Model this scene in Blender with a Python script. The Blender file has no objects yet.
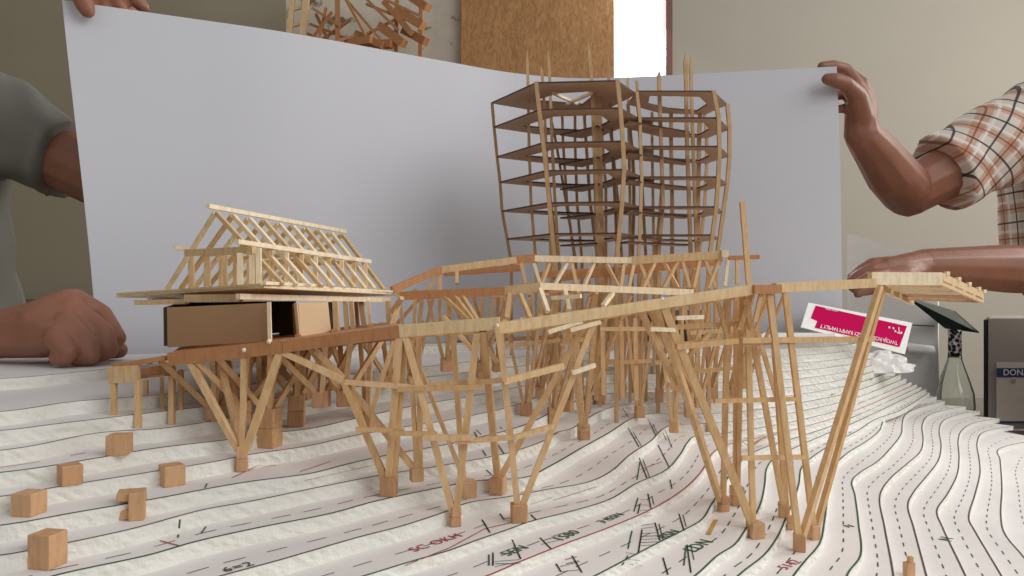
import bpy, bmesh, math, random
from mathutils import Vector, Matrix
random.seed(7)
sc = bpy.context.scene
COL = sc.collection
EYE = 1.05            # camera height above the floor
F, CX, CY = 800.0, 512.0, 290.0

def P(x, y, d):
    "point seen at pixel x,y at distance d in front of the camera"
    return Vector(((x-CX)/F*d, d, EYE-(y-CY)/F*d))

# ------------------------------------------------------------------ materials
def lin(c):
    return tuple((v/12.92 if v <= .04045 else ((v+.055)/1.055)**2.4) for v in c)
def rgb(r, g, b): return lin((r/255, g/255, b/255)) + (1,)

def new_mat(name):
    m = bpy.data.materials.new(name); m.use_nodes = True
    nt = m.node_tree; b = nt.nodes['Principled BSDF']
    return m, nt, b
def nd(nt, t, **kw):
    n = nt.nodes.new(t)
    for k, v in kw.items():
        if k in n.inputs: n.inputs[k].default_value = v
        else: setattr(n, k, v)
    return n
def plain(name, c, rough=.6, metal=0, bump=0, bscale=60, var=.0, vscale=8):
    m, nt, b = new_mat(name)
    b.inputs['Base Color'].default_value = c
    b.inputs['Roughness'].default_value = rough
    b.inputs['Metallic'].default_value = metal
    tc = nd(nt, 'ShaderNodeTexCoord')
    if var:
        n = nd(nt, 'ShaderNodeTexNoise', Scale=vscale, Detail=5.0)
        nt.links.new(tc.outputs['Object'], n.inputs['Vector'])
        r = nd(nt, 'ShaderNodeValToRGB')
        r.color_ramp.elements[0].position = .3; r.color_ramp.elements[1].position = .7
        r.color_ramp.elements[0].color = tuple(max(0, v*(1-var)) for v in c[:3]) + (1,)
        r.color_ramp.elements[1].color = tuple(min(1, v*(1+var)) for v in c[:3]) + (1,)
        nt.links.new(n.outputs['Fac'], r.inputs[0]); nt.links.new(r.outputs[0], b.inputs['Base Color'])
    if bump:
        n = nd(nt, 'ShaderNodeTexNoise', Scale=bscale, Detail=4.0)
        nt.links.new(tc.outputs['Object'], n.inputs['Vector'])
        bp = nd(nt, 'ShaderNodeBump', Strength=bump, Distance=.002)
        nt.links.new(n.outputs['Fac'], bp.inputs['Height']); nt.links.new(bp.outputs[0], b.inputs['Normal'])
    return m
def wood(name, c0, c1, c2, rough=.55):
    m, nt, b = new_mat(name)
    oi = nd(nt, 'ShaderNodeObjectInfo')
    r = nd(nt, 'ShaderNodeValToRGB'); e = r.color_ramp.elements
    e[0].color = c0; e[0].position = 0; e[1].color = c2; e[1].position = 1
    k = e.new(.5); k.color = c1
    nt.links.new(oi.outputs['Random'], r.inputs[0])
    tc = nd(nt, 'ShaderNodeTexCoord')
    n = nd(nt, 'ShaderNodeTexNoise', Scale=260.0, Detail=3.0)
    mp = nd(nt, 'ShaderNodeMapping'); mp.inputs['Scale'].default_value = (1, .6, .25)
    nt.links.new(tc.outputs['Object'], mp.inputs[0]); nt.links.new(mp.outputs[0], n.inputs['Vector'])
    mx = nd(nt, 'ShaderNodeMixRGB', blend_type='MULTIPLY'); mx.inputs[0].default_value = .55
    rr = nd(nt, 'ShaderNodeValToRGB')
    rr.color_ramp.elements[0].position = .32; rr.color_ramp.elements[0].color = (.70, .63, .56, 1)
    rr.color_ramp.elements[1].position = .6; rr.color_ramp.elements[1].color = (1, 1, 1, 1)
    nt.links.new(n.outputs['Fac'], rr.inputs[0])
    nt.links.new(r.outputs[0], mx.inputs[1]); nt.links.new(rr.outputs[0], mx.inputs[2])
    nt.links.new(mx.outputs[0], b.inputs['Base Color'])
    b.inputs['Roughness'].default_value = rough
    return m

M = {}
M['pine'] = wood('pine_stick', rgb(222,184,134), rgb(234,198,150), rgb(212,172,120))
M['tan'] = wood('tan_beam', rgb(222,192,146), rgb(230,200,154), rgb(214,182,136))
M['pale'] = wood('pale_balsa', rgb(250,232,198), rgb(252,236,206), rgb(246,224,186))
M['brown'] = wood('reddish_beam', rgb(184,128,82), rgb(196,140,92), rgb(172,118,74))
M['block'] = wood('block_wood', rgb(208,164,120), rgb(218,176,134), rgb(196,148,106))
M['skewer'] = wood('skewer', rgb(198,164,122), rgb(208,176,134), rgb(186,150,108))
M['board'] = plain('greyboard', rgb(192,164,140), .8, var=.06, vscale=30)
M['boardedge'] = plain('burnt_edge', rgb(84,64,54), .8)
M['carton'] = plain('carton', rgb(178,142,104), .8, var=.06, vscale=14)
M['carton_lit'] = plain('carton_lit', rgb(214,184,148), .8, var=.04, vscale=14)  # lit copy of carton: light on the right-facing panel put into the colour
M['carton_shaded'] = plain('carton_shaded', rgb(60,44,36), .9)  # shaded copy of carton: the dark interior is put into the colour
M['paper'] = plain('drawing_paper', rgb(234,229,227), .75, var=.05, vscale=9, bump=.15, bscale=40)
M['sheet'] = plain('white_sheet', rgb(208,210,218), .7, var=.015, vscale=3)
M['white'] = plain("white_card", rgb(244,243,241), .6)
M['green_ink'] = plain('green_ink', rgb(52,92,62), .8)
M['dark_ink'] = plain('dark_ink', rgb(84,74,62), .8)
M['red_ink'] = plain('red_ink', rgb(178,70,66), .8)
M['black_ink'] = plain('black_ink', rgb(34,38,38), .8)
M['ochre'] = plain('ochre_stain', rgb(196,150,80), .8)
M['glue'] = plain('dried_glue', rgb(240,228,206), .3)
M['steel'] = plain('dark_grey', rgb(96,92,90), .5, var=.05)

def foam():
    m, nt, b = new_mat('foam_edge')
    tc = nd(nt, 'ShaderNodeTexCoord')
    v = nd(nt, 'ShaderNodeTexVoronoi', Scale=330.0)
    n = nd(nt, 'ShaderNodeTexNoise', Scale=55.0, Detail=4.0)
    for q in (v, n): nt.links.new(tc.outputs['Object'], q.inputs['Vector'])
    ad = nd(nt, 'ShaderNodeMath', operation='ADD')
    nt.links.new(v.outputs['Distance'], ad.inputs[0]); nt.links.new(n.outputs['Fac'], ad.inputs[1])
    bp = nd(nt, 'ShaderNodeBump', Strength=.35, Distance=.0012)
    nt.links.new(ad.outputs[0], bp.inputs['Height']); nt.links.new(bp.outputs[0], b.inputs['Normal'])
    b.inputs['Base Color'].default_value = rgb(234,233,226)
    b.inputs['Roughness'].default_value = .8
    return m
M['foam'] = foam()

def skin(name, c, c2):
    m = plain(name, c, .5, var=.1, vscale=26, bump=.25, bscale=240)
    b = m.node_tree.nodes['Principled BSDF']
    b.inputs['Subsurface Weight'].default_value = .12
    b.inputs['Subsurface Radius'].default_value = (.01, .004, .002)
    return m
M['skin_r'] = skin('backlit_skin', rgb(140,92,72), None)  # darkened because the arms are backlit; that shade sits in the skin colour
M['skin_l'] = skin('ruddy_skin', rgb(152,102,80), None)  # base colour also lowered to carry the backlit shade

# ------------------------------------------------------------------ building helpers
def finish(o, root_loc=None, parent=None):
    COL.objects.link(o)
    if parent is not None: o.parent = parent
    return o
def root_world(p):
    v = Vector((0, 0, 0))
    while p is not None:
        v += p.location; p = p.parent
    return v
def obj(name, bm, mats, parent=None, smooth=False):
    "one mesh object; the shape is given in world coordinates"
    me = bpy.data.meshes.new(name)
    bmesh.ops.recalc_face_normals(bm, faces=bm.faces[:])
    base = root_world(parent)
    if parent is None:
        xs = [v.co for v in bm.verts]
        base = Vector(((min(c.x for c in xs)+max(c.x for c in xs))/2, (min(c.y for c in xs)+max(c.y for c in xs))/2, min(c.z for c in xs)))
    bmesh.ops.translate(bm, verts=bm.verts[:], vec=-base)
    bm.to_mesh(me); bm.free()
    for m in (mats if isinstance(mats, (list, tuple)) else [mats]): me.materials.append(m)
    if smooth:
        for f in me.polygons: f.use_smooth = True
    o = bpy.data.objects.new(name, me)
    finish(o, parent=parent)
    if parent is None: o.location = base
    return o
def tag(o, label, cat, group=None, kind=None):
    o['label'] = label; o['category'] = cat
    if group: o['group'] = group
    if kind: o['kind'] = kind
    return o
def thing(name, label, cat, loc, group=None):
    o = bpy.data.objects.new(name, None); COL.objects.link(o)
    o.location = loc; o.empty_display_size = .02
    return tag(o, label, cat, group)
def add_stick(bm, p0, p1, w, h=None, up=None, w1=None):
    h = h or w
    d = (p1-p0)
    if d.length < 1e-6: return
    z = d.normalized()
    ref = up or (Vector((0, 0, 1)) if abs(z.z) < .9 else Vector((0, 1, 0)))
    x = z.cross(ref).normalized(); y = x.cross(z).normalized()
    vs = []
    for p, k in ((p0, 1), (p1, 1 if w1 is None else w1/w)):
        for sx, sy in ((-1,-1), (1,-1), (1,1), (-1,1)):
            vs.append(bm.verts.new(p + x*sx*w*k/2 + y*sy*h*k/2))
    for q in ((0,1,2,3), (7,6,5,4), (0,4,5,1), (1,5,6,2), (2,6,7,3), (3,7,4,0)):
        bm.faces.new([vs[i] for i in q])
def stick(name, p0, p1, w, mat, parent, h=None, up=None):
    bm = bmesh.new(); add_stick(bm, p0, p1, w, h, up)
    return obj(name, bm, mat, parent)
def add_box(bm, c, sx, sy, sz, rz=0, taper=1):
    vs = []
    for dz, k in ((-.5, 1), (.5, taper)):
        for dx, dy in ((-.5,-.5), (.5,-.5), (.5,.5), (-.5,.5)):
            x, y = dx*sx*k, dy*sy*k
            vs.append(bm.verts.new((c[0]+x*math.cos(rz)-y*math.sin(rz), c[1]+x*math.sin(rz)+y*math.cos(rz), c[2]+dz*sz)))
    for q in ((3,2,1,0), (4,5,6,7), (0,1,5,4), (1,2,6,5), (2,3,7,6), (3,0,4,7)):
        bm.faces.new([vs[i] for i in q])
def bevel(bm, w=.0006, seg=1):
    bmesh.ops.bevel(bm, geom=bm.edges[:], offset=w, segments=seg, affect='EDGES', profile=.5)
def box(name, c, sx, sy, sz, mat, parent=None, rz=0, bv=.0006):
    bm = bmesh.new(); add_box(bm, c, sx, sy, sz, rz)
    if bv: bevel(bm, bv)
    return obj(name, bm, mat, parent)
def add_poly_slab(bm, pts, vec, sidemat=0, topmat=0):
    a = [bm.verts.new(p) for p in pts]; b = [bm.verts.new(p+vec) for p in pts]
    n = len(pts)
    f = bm.faces.new(a); f.material_index = topmat
    f = bm.faces.new(b[::-1]); f.material_index = topmat
    for i in range(n):
        f = bm.faces.new((a[i], a[(i+1) % n], b[(i+1) % n], b[i])); f.material_index = sidemat
def add_lathe(bm, prof, c, seg=24):
    rings = []
    for r, z in prof:
        rings.append([bm.verts.new((c[0]+r*math.cos(2*math.pi*i/seg), c[1]+r*math.sin(2*math.pi*i/seg), c[2]+z)) for i in range(seg)])
    for a, b in zip(rings, rings[1:]):
        for i in range(seg): bm.faces.new((a[i], a[(i+1) % seg], b[(i+1) % seg], b[i]))
    bm.faces.new(rings[0][::-1]); bm.faces.new(rings[-1])
def smooth_curve(pts, sub=6):
    out = []
    n = len(pts)
    for i in range(n-1):
        p0 = pts[max(i-1, 0)]; p1 = pts[i]; p2 = pts[i+1]; p3 = pts[min(i+2, n-1)]
        d0 = max((p1-p0).length, 1e-6)**.5; d1 = max((p2-p1).length, 1e-6)**.5; d2 = max((p3-p2).length, 1e-6)**.5
        m1 = (p2-p1) if i == 0 else ((p1-p0)/d0 - (p2-p0)/(d0+d1) + (p2-p1)/d1)*d1
        m2 = (p2-p1) if i == n-2 else ((p2-p1)/d1 - (p3-p1)/(d1+d2) + (p3-p2)/d2)*d1
        for k in range(sub):
            t = k/sub; t2 = t*t; t3 = t2*t
            out.append(p1*(2*t3-3*t2+1) + m1*(t3-2*t2+t) + p2*(-2*t3+3*t2) + m2*(t3-t2))
    out.append(pts[-1].copy())
    return out
def resample(pts, step):
    out = [pts[0].copy()]; acc = 0
    for a, b in zip(pts, pts[1:]):
        L = (b-a).length
        if L < 1e-9: continue
        pos = step-acc
        while pos <= L:
            out.append(a.lerp(b, pos/L)); pos += step
        acc = (acc+L) % step
    if (out[-1]-pts[-1]).length > step*.3: out.append(pts[-1].copy())
    return out
def text_bm(s, size, spacing=1.0):
    cu = bpy.data.curves.new('t', 'FONT'); cu.body = s; cu.size = size; cu.align_x = 'CENTER'; cu.align_y = 'CENTER'
    cu.space_character = spacing; cu.resolution_u = 3
    o = bpy.data.objects.new('t', cu); COL.objects.link(o)
    bpy.context.view_layer.update()
    me = bpy.data.meshes.new_from_object(o.evaluated_get(bpy.context.evaluated_depsgraph_get()))
    bm = bmesh.new(); bm.from_mesh(me)
    bpy.data.objects.remove(o); bpy.data.curves.remove(cu); bpy.data.meshes.remove(me)
    return bm
def text(name, s, size, origin, xax, yax, mat, parent, spacing=1.0):
    bm = text_bm(s, size, spacing)
    xax = xax.normalized(); nz = xax.cross(yax).normalized(); yax = nz.cross(xax)
    mt = Matrix((xax, yax, nz)).transposed().to_4x4(); mt.translation = origin
    bmesh.ops.transform(bm, matrix=mt, verts=bm.verts[:])
    r = bmesh.ops.extrude_face_region(bm, geom=bm.faces[:])
    bmesh.ops.translate(bm, verts=[v for v in r['geom'] if isinstance(v, bmesh.types.BMVert)], vec=-nz*.0002)
    return obj(name, bm, mat, parent)

# ------------------------------------------------------------------ the foam hillside
H = [.08+.0105*n if n <= 10 else .185+.008*(n-10) for n in range(23)]
C = {}
C[0] = [(0,379),(60,374),(108,369),(160,364),(250,358),(350,350),(450,345),(560,342),(700,341),(800,341)]
C[1] = [(0,412),(72,402),(160,395),(300,379),(400,370),(450,364),(520,357),(600,352),(700,349),(800,348),(850,344.6)]
C[2] = [(0,431),(50,425),(160,412),(250,402),(350,388),(430,377),(500,369),(560,362),(640,359),(720,357),(800,355.5),(850,351)]
C[3] = [(0,451),(100,433),(160,429),(203,423),(280,409),(350,397),(420,388),(480,380),(530,372),(590,367),(660,366),(730,365),(800,363),(850,358)]
C[4] = [(0,473),(100,458),(160,448),(228,440),(275,433),(310,429),(355,419),(420,405),(480,395),(515,388),(560,380),(610,374.5),(670,374),(735,373),(800,370.5),(850,364.6)]
C[5] = [(0,497),(60,487),(160,471),(215,462),(250,455),(310,446),(350,437),(400,428),(450,420),(490,412),(511,407),(540,397),(575,388),(620,383.5),(680,383),(740,382),(800,378.5),(850,371.5)]
C[6] = [(0,526),(70,514),(160,498.5),(209,489),(250,482),(310,474),(350,464),(390,455),(430,448),(470,440),(520,427),(556,411),(580,400),(610,393.5),(650,392.5),(690,392.5),(745,391),(800,386.5),(850,378.5)]
C[7] = [(0,556),(30,551),(60,545),(130,530),(205,510),(250,502),(308,490),(355,480.5),(384,475),(430,468),(470,461),(510,453),(547,440),(560,432),(572,429),(586,420),(605,410),(625,405),(660,403),(700,403),(750,401),(800,394.5),(850,385.5)]
C[8] = [(0,592),(60,575),(150,555.5),(197,542),(260,528),(331,514),(375,502),(440,488),(480,481),(525,478),(550,467),(583,448),(610,433),(632,419),(645,415),(660,413.5),(700,414),(750,411),(800,403),(850,393)]
C[9] = [(0,640),(100,612),(231,574),(272,563),(310,552),(362,537),(401,527),(447,512),(470,503),(510,497),(547,490),(587,483),(610,473),(631,455),(652,441),(664,429),(675,425),(700,424),(750,420),(800,411.5),(850,400)]
C[10] = [(0,678),(100,650),(250,610),(370,575),(409,563),(450,551),(477,541),(509,530),(531,522),(559,515),(575,511),(610,500),(637,484),(666,471),(681,455),(689,442),(697,436),(720,434),(760,428),(800,420.5),(850,407)]
C[11] = [(0,720),(200,665),(380,615),(492,575),(522,562),(567,544),(610,528),(652,510),(683,491),(700,475),(708,463),(714,453),(725,446),(750,440),(775,435),(800,428.5),(850,413)]
C[12] = [(0,800),(350,690),(500,625),(603,573),(637,555),(662,542),(684,531),(703,520),(712,506),(722,490),(733,472),(745,459),(760,450),(780,443),(800,437),(830,427),(850,419)]
C[13] = [(250,800),(500,700),(620,630),(697,576),(719,556),(736,545),(748,528),(757,515),(763,500),(766,484),(768,468),(776,458),(800,446),(825,435),(850,425)]
C[14] = [(300,850),(600,700),(690,630),(740,576),(766,555),(779,537),(787,519),(795,500),(800,484),(803,467),(815,456),(835,443),(860,430),(875,420),(900,411)]
C[15] = [(400,900),(700,710),(760,630),(796,575),(807,561),(821,544),(826,520),(829,495),(832,475),(837,464),(850,452),(865,443),(880,431),(884,421),(893,411),(911,402)]
C[16] = [(500,950),(800,720),(835,640),(849,575),(862,556),(860,525),(856,495),(853,481),(862,472),(878,462),(890,450),(902,434),(903,424),(906,415),(916,409),(934,404)]
C[17] = [(700,950),(900,740),(900,640),(895,576),(886,528),(881,496),(890,480),(908,464),(921,452),(924,440),(923,425),(930,415),(950,409)]
C[18] = [(900,950),(960,740),(945,640),(928,576),(915,528),(909,505),(915,492),(928,476),(939,461),(942,446),(940,430),(945,420),(962,414)]
C[19] = [(1050,900),(1030,740),(995,640),(967,576),(944,528),(938,511),(948,495),(958,475),(960,457),(959,440),(963,430),(975,423)]
C[20] = [(1150,900),(1100,740),(1040,640),(1003,576),(976,531),(970,519),(976,495),(981,473),(980,459),(978,442),(985,432)]
C[21] = [(1300,900),(1200,760),(1110,660),(1060,600),(1024,556),(1006,534),(1002,516),(1003,489),(1001,460),(1000,449)]
C[22] = [(1400,900),(1250,760),(1150,660),(1100,600),(1060,545),(1040,515),(1034,490),(1031,470)]
ENDS = {14:(.885,1.695), 15:(.897,1.69), 16:(.912,1.685), 17:(.939,1.655), 18:(.963,1.646), 19:(.975,1.60), 20:(.978,1.56), 21:(.975,1.47), 22:(1.0,1.43)}
BACK = [(.56,1.33), (.50,1.28), (.10,1.31), (-.30,1.09), (-.56,.94), (-.95,.92)]
CURVES, POLYS = [], []
for n in range(23):
    pts = []
    for (x, y) in C[n]:
        d = H[n]*F/(y-CY)
        pts.append(Vector(((x-CX)/F*d, d, 0)))
    if n <= 13:
        de = 1.33+.028*n; pts.append(Vector((.56+.872*(de-1.33), de, 0)))
    else:
        pts.append(Vector(ENDS[n]+(0,)))
    s = pts[0]
    if n <= 11:
        pre = [Vector((-.95, s.y-.13, 0)), Vector((s.x-.22, s.y-.07, 0))]
    else:
        k = n-12
        pre = [Vector((-.95, .20-.005*k, 0)), Vector((-.30, .23-.006*k, 0)), Vector((s.x-.05, min(s.y-.02, .285-.006*k), 0))]
    cv = resample(smooth_curve(pre+pts), .005)
    CURVES.append(cv)
    tail = []
    if n > 13: tail.append(Vector((.877,1.694,0)))
    if n > 0: tail += [Vector(BACK[0]+(0,))]
    tail += [Vector(b+(0,)) for b in BACK[1:]]
    POLYS.append(cv+tail)
BB = [(min(p.x for p in q), max(p.x for p in q), min(p.y for p in q), max(p.y for p in q)) for q in POLYS]
ROWS = {}
def row_of(y):
    "where each layer outline crosses the line at depth y"
    k = round(y*1500); y = (k+.37)/1500
    if k not in ROWS:
        out = []
        for q, bb in zip(POLYS, BB):
            xs = []
            if bb[2] <= y <= bb[3]:
                b = q[-1]
                for a in q:
                    if (a.y > y) != (b.y > y): xs.append((b.x-a.x)*(y-a.y)/(b.y-a.y)+a.x)
                    b = a
            xs.sort(); out.append(xs)
        ROWS[k] = out
    return ROWS[k]
def layer_no(x, y):
    for n, xs in enumerate(row_of(y)):
        c = 0
        for v in xs:
            if v > x: break
            c += 1
        if c % 2: return n
    return None
TABLE_H = H[22]+.012
def ground_h(x, y):
    n = layer_no(x, y)
    return TABLE_H if n is None else H[n]
def hit(px, py, lift=0):
    "where the ray through a pixel meets the hillside"
    d = .34
    while d < 1.8:
        p = P(px, py, d)
        h = ground_h(p.x, p.y)
        if EYE-p.z >= h:
            # a riser or a tread
            d2 = h*F/(py-CY)
            q = P(px, py, min(d2, d)); q.z = EYE-h+lift
            return q
        d += .003
    return P(px, py, d)
def drop(p):
    return EYE-ground_h(p.x, p.y)

hill = thing('foam_hillside', 'stepped white foam hillside model covered with drawn contour paper', 'model hill', (0, .9, EYE-TABLE_H))
hill['kind'] = 'thing'
LAYERS = []
for n in range(23):
    q = POLYS[n]; m = len(q); nc = len(CURVES[n])
    zt = EYE-H[n]; zb = EYE-(H[n+1] if n < 22 else TABLE_H)
    bm = bmesh.new(); rows = []
    zs = [zt, zt*.67+zb*.33, zt*.33+zb*.67, zb]
    for r, z in enumerate(zs):
        row = []
        for i, p in enumerate(q):
            o = Vector((0, 0, 0))
            if i < nc-1 and i > 1:
                t = (q[i+1]-q[i-1]); nn = Vector((t.y, -t.x, 0)).normalized() if t.length > 1e-9 else Vector((0, -1, 0))
                o = nn*(random.uniform(-.0009, .0005) if r else random.uniform(-.0004, .0003))
            row.append(bm.verts.new((p.x+o.x, p.y+o.y, z)))
        rows.append(row)
    f = bm.faces.new(rows[0]); f.material_index = 0
    f = bm.faces.new(rows[-1][::-1]); f.material_index = 0
    for a, b in zip(rows, rows[1:]):
        for i in range(m):
            f = bm.faces.new((a[i], b[i], b[(i+1) % m], a[(i+1) % m])); f.material_index = 1
    LAYERS.append(obj('foam_layer', bm, [M['paper'], M['foam']], hill))

def add_strip(bm, pts, w):
    prev = None
    for i, p in enumerate(pts):
        t = pts[min(i+1, len(pts)-1)]-pts[max(i-1, 0)]
        nn = Vector((-t.y, t.x, 0))
        if nn.length < 1e-9: continue
        nn.normalize()
        a = bm.verts.new(p+nn*w/2); b = bm.verts.new(p-nn*w/2)
        if prev: bm.faces.new((prev[0], prev[1], b, a))
        prev = (a, b)
def offset(cv, d):
    out = []
    for i, p in enumerate(cv):
        t = cv[min(i+1, len(cv)-1)]-cv[max(i-1, 0)]
        out.append(p+Vector((-t.y, t.x, 0)).normalized()*d)
    return out
for n in range(23):
    z = EYE-H[n]+.00025
    bm = bmesh.new()
    cv = [Vector((p.x, p.y, z)) for p in offset(CURVES[n], .0013)]
    wv = .0017 if n not in (4, 6, 8) else .0022
    add_strip(bm, cv, wv)
    ink = M['red_ink'] if n == 11 else (M['green_ink'] if n in (4, 6, 8, 10, 12, 13, 14, 15, 16) else M['dark_ink'])
    obj('contour_marking', bm, ink, LAYERS[n])
    if n >= 8:     # dashes along the middle of the tread
        up = CURVES[n-1][::2]; mid = []
        for p in CURVES[n][::2]:
            b = min(up, key=lambda v: (v.x-p.x)**2+(v.y-p.y)**2)
            g = (b-p).length
            if .011 < g < .09: mid.append(p.lerp(b, .5))
            else: mid.append(None)
        bm = bmesh.new(); run = []; cnt = 0
        for p in mid+[None]:
            if p is None or (run and (p-run[-1]).length > .03):
                run = [] if p is None else [p]
                continue
            run.append(p)
            L = sum((b-a).length for a, b in zip(run, run[1:]))
            if L > .024:
                pts = resample(run, .003)[:6 if n < 16 else 5]
                add_strip(bm, [Vector((q.x, q.y, z)) for q in pts], .001 if n < 13 else .0013)
                run = [p]; cnt += 1
        if cnt: obj('dash_marking', bm, M['green_ink'] if n >= 13 else M['dark_ink'], LAYERS[n])
        else: bm.free()

def layer_at(p):
    n = layer_no(p.x, p.y)
    return 22 if n is None else n
def draw(lines, name, mat, w):
    "pen strokes that follow the treads, one mesh per layer"
    per = {}
    for ln in lines:
        for (a, b) in zip(ln, ln[1:]):
            k = max(2, int(math.hypot(b[0]-a[0], b[1]-a[1])/3))
            run, ly = [], None
            for i in range(k+1):
                p = hit(a[0]+(b[0]-a[0])*i/k, a[1]+(b[1]-a[1])*i/k, .0004); l = layer_at(p)
                if l != ly and run:
                    if len(run) > 1: add_strip(per.setdefault(ly, bmesh.new()), run, w)
                    run = []
                ly = l; run.append(p)
            if len(run) > 1: add_strip(per.setdefault(ly, bmesh.new()), run, w)
    for l, bm in per.items(): obj(name, bm, mat, LAYERS[l])
draw([[(623,409),(628,417)],[(628,428),(639,447)],[(639,458),(648,481)],[(648,494),(651,509)],[(655,523),(661,544)],[(663,558),(668,575)],
      [(648,419),(656,436)],[(658,445),(669,467)],[(670,480),(672,489)],[(679,514),(684,531)],[(687,545),(691,573)],
      [(512,540),(522,562)],[(540,538),(551,549)],[(493,553),(493,566)],[(556,564),(561,572)],[(572,556),(582,573)],[(482,520),(490,533)],
      [(500,514),(504,520)],[(531,515),(536,520)],[(640,505),(637,517)],[(642,530),(638,556)],[(474,432),(479,440)],[(481,448),(486,456)],[(498,445),(504,454)],[(486,470),(492,475)]],
     'black_marking', M['black_ink'], .0012)
draw([[(640,500),(650,500)],[(641,505),(651,506)],[(640,511),(650,510)],[(641,529),(655,527)],[(641,534),(657,533)],[(640,540),(659,539)],[(639,546),(660,545)],[(626,553),(638,555)],
      [(494,562),(520,560)],[(495,567),(520,562)],[(541,545),(560,540)],[(560,567),(580,562)],[(561,572),(582,570)],[(464,434),(478,436)],[(466,440),(480,446)],[(530,505),(552,498)]],
     'black_marking', M['black_ink'], .0007)
draw([[(642,514),(650,513)],[(643,517),(651,516)],[(641,526),(654,524)],[(640,537),(658,536)],[(639,543),(659,542)],[(628,560),(640,561)],[(630,565),(642,566)],[(495,564),(521,564)],[(543,541),(556,537)],
      [(565,560),(577,557)],[(566,564),(579,561)],[(476,430),(484,437)],[(500,427),(507,434)],[(455,436),(462,444)],[(435,392),(442,397)],[(512,402),(520,404)],[(450,402),(458,404)],[(604,373),(607,369)],[(600,386),(604,380)],[(588,391),(592,386)],[(610,352),(613,349)]],
     'black_marking', M['black_ink'], .0009)
draw([[(652,497),(654,505)],[(659,524),(663,540)],[(665,430),(672,448)],[(653,424),(658,436)],[(633,432),(642,447)],[(643,460),(650,478)],[(683,515),(687,530)],[(691,546),(694,560)]], 'black_marking', M['black_ink'], .0008)
draw([[(640,462),(637,480)],[(638,498),(634,512)],[(632,531),(628,549)],[(628,556),(622,566)],[(686,546),(684,566)],[(662,430),(666,440)],[(489,555),(489,566)],[(180,520),(178,538)],[(207,484),(203,492)],[(206,527),(201,534)]],
     'green_marking', M['green_ink'], .0012)
draw([[(405,566),(450,548),(485,529),(515,522)],[(160,541),(182,547)],[(553,501),(597,487)],[(300,472),(330,462)],[(232,478),(258,466),(276,466)],[(640,470),(662,462)],[(305,481),(350,471),(380,464)],[(0,468),(40,462)],[(70,456),(85,453)]],
     'red_marking', M['red_ink'], .0012)
draw([[(846,383),(862,381),(880,378),(896,376)],[(822,402),(830,396),(838,392)],[(752,446),(760,440),(770,436)],[(708,535),(712,527),(716,520)]], 'ochre_marking', M['ochre'], .004)
def handwriting(s, x0, y0, x1, y1, mat, size):
    a, b = hit(x0, y0), hit(x1, y1)
    c = hit((x0+x1)/2, (y0+y1)/2); n = layer_at(c)
    c.z = EYE-H[n]+.0006; d = b-a; d.z = 0
    text('handwriting', s, size, c, d, Vector((-d.y, d.x, 0)), mat, LAYERS[n], 1.05)
handwriting('LDN', 690, 551, 708, 541, M['green_ink'], .017)
handwriting('BSN', 662, 538, 677, 531, M['green_ink'], .014)
handwriting('3 ISSN', 598, 524, 624, 513, M['green_ink'], .012)
handwriting('1580', 556, 541, 578, 531, M['green_ink'], .014)
handwriting('SEN', 500, 557, 530, 545, M['green_ink'], .014)
handwriting('SC OKH', 418, 549, 455, 537, M['red_ink'], .013)
handwriting('5142', 780, 570, 800, 560, M['red_ink'], .013)
handwriting('N', 943, 540, 951, 539, M['green_ink'], .018)
handwriting('N', 846, 527, 852, 526, M['green_ink'], .012)
handwriting('6=2', 228, 570, 248, 565, M['dark_ink'], .012)

# ------------------------------------------------------------------ footing helpers
def footing(parent, px, py, s, tall=1, name='footing_block', rz=None, label=None):
    b = hit(px, py)
    rz = random.uniform(-.4, .4) if rz is None else rz
    z = b.z
    # its centre stands half a side behind the front face seen in the picture
    c = Vector((b.x, b.y+s*.35, z+s*tall/2))
    o = None
    for k in range(max(1, round(tall))):
        hh = s*tall/max(1, round(tall))
        o = box(name, (c.x, c.y, z+hh*(k+.5)), s, s, hh, M['block'], parent, rz+k*.05, .0007)
    return Vector((c.x, c.y, z+s*tall))

def pl(tbl, x):
    if x <= tbl[0][0]: return tbl[0][1]
    for (a, u), (b, v) in zip(tbl, tbl[1:]):
        if x <= b: return u+(v-u)*(x-a)/(b-a)
    return tbl[-1][1]

# ------------------------------------------------------------------ the front walkway
WD = [(110,.655), (170,.645), (283,.63), (400,.625), (500,.62), (752,.70), (872,.76)]
walk = thing('raised_walkway', 'long stilted walkway of pine sticks zigzagging across the front of the hill', 'model walkway', hit(520,523))
def wp(x, y, k=0): return P(x, y, pl(WD, x)+k)
def bar(parent, a, b, mat, w, h, name='deck_beam', off=0, tbl=None):
    t = tbl or WD
    return stick(name, P(a[0], a[1], pl(t, a[0])+off), P(b[0], b[1], pl(t, b[0])+off), w, M[mat], parent, h, Vector((0, 0, 1)))
# deck beams: front edge
bar(walk, (110,375), (138,373.5), 'tan', .006, .0135)
bar(walk, (120,365.5), (172,357), 'brown', .02, .004, off=.012, name='deck_board')
bar(walk, (170,359), (284,346.5), 'brown', .007, .0105)
bar(walk, (284,346.5), (400,331.5), 'brown', .007, .0095)
bar(walk, (400,331), (500,323), 'tan', .007, .0095)
bar(walk, (497,328.5), (752,289.5), 'tan', .006, .0085)
bar(walk, (750,289.5), (777,289), 'brown', .012, .008)
bar(walk, (774,288), (874,283), 'tan', .006, .0085)
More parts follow.
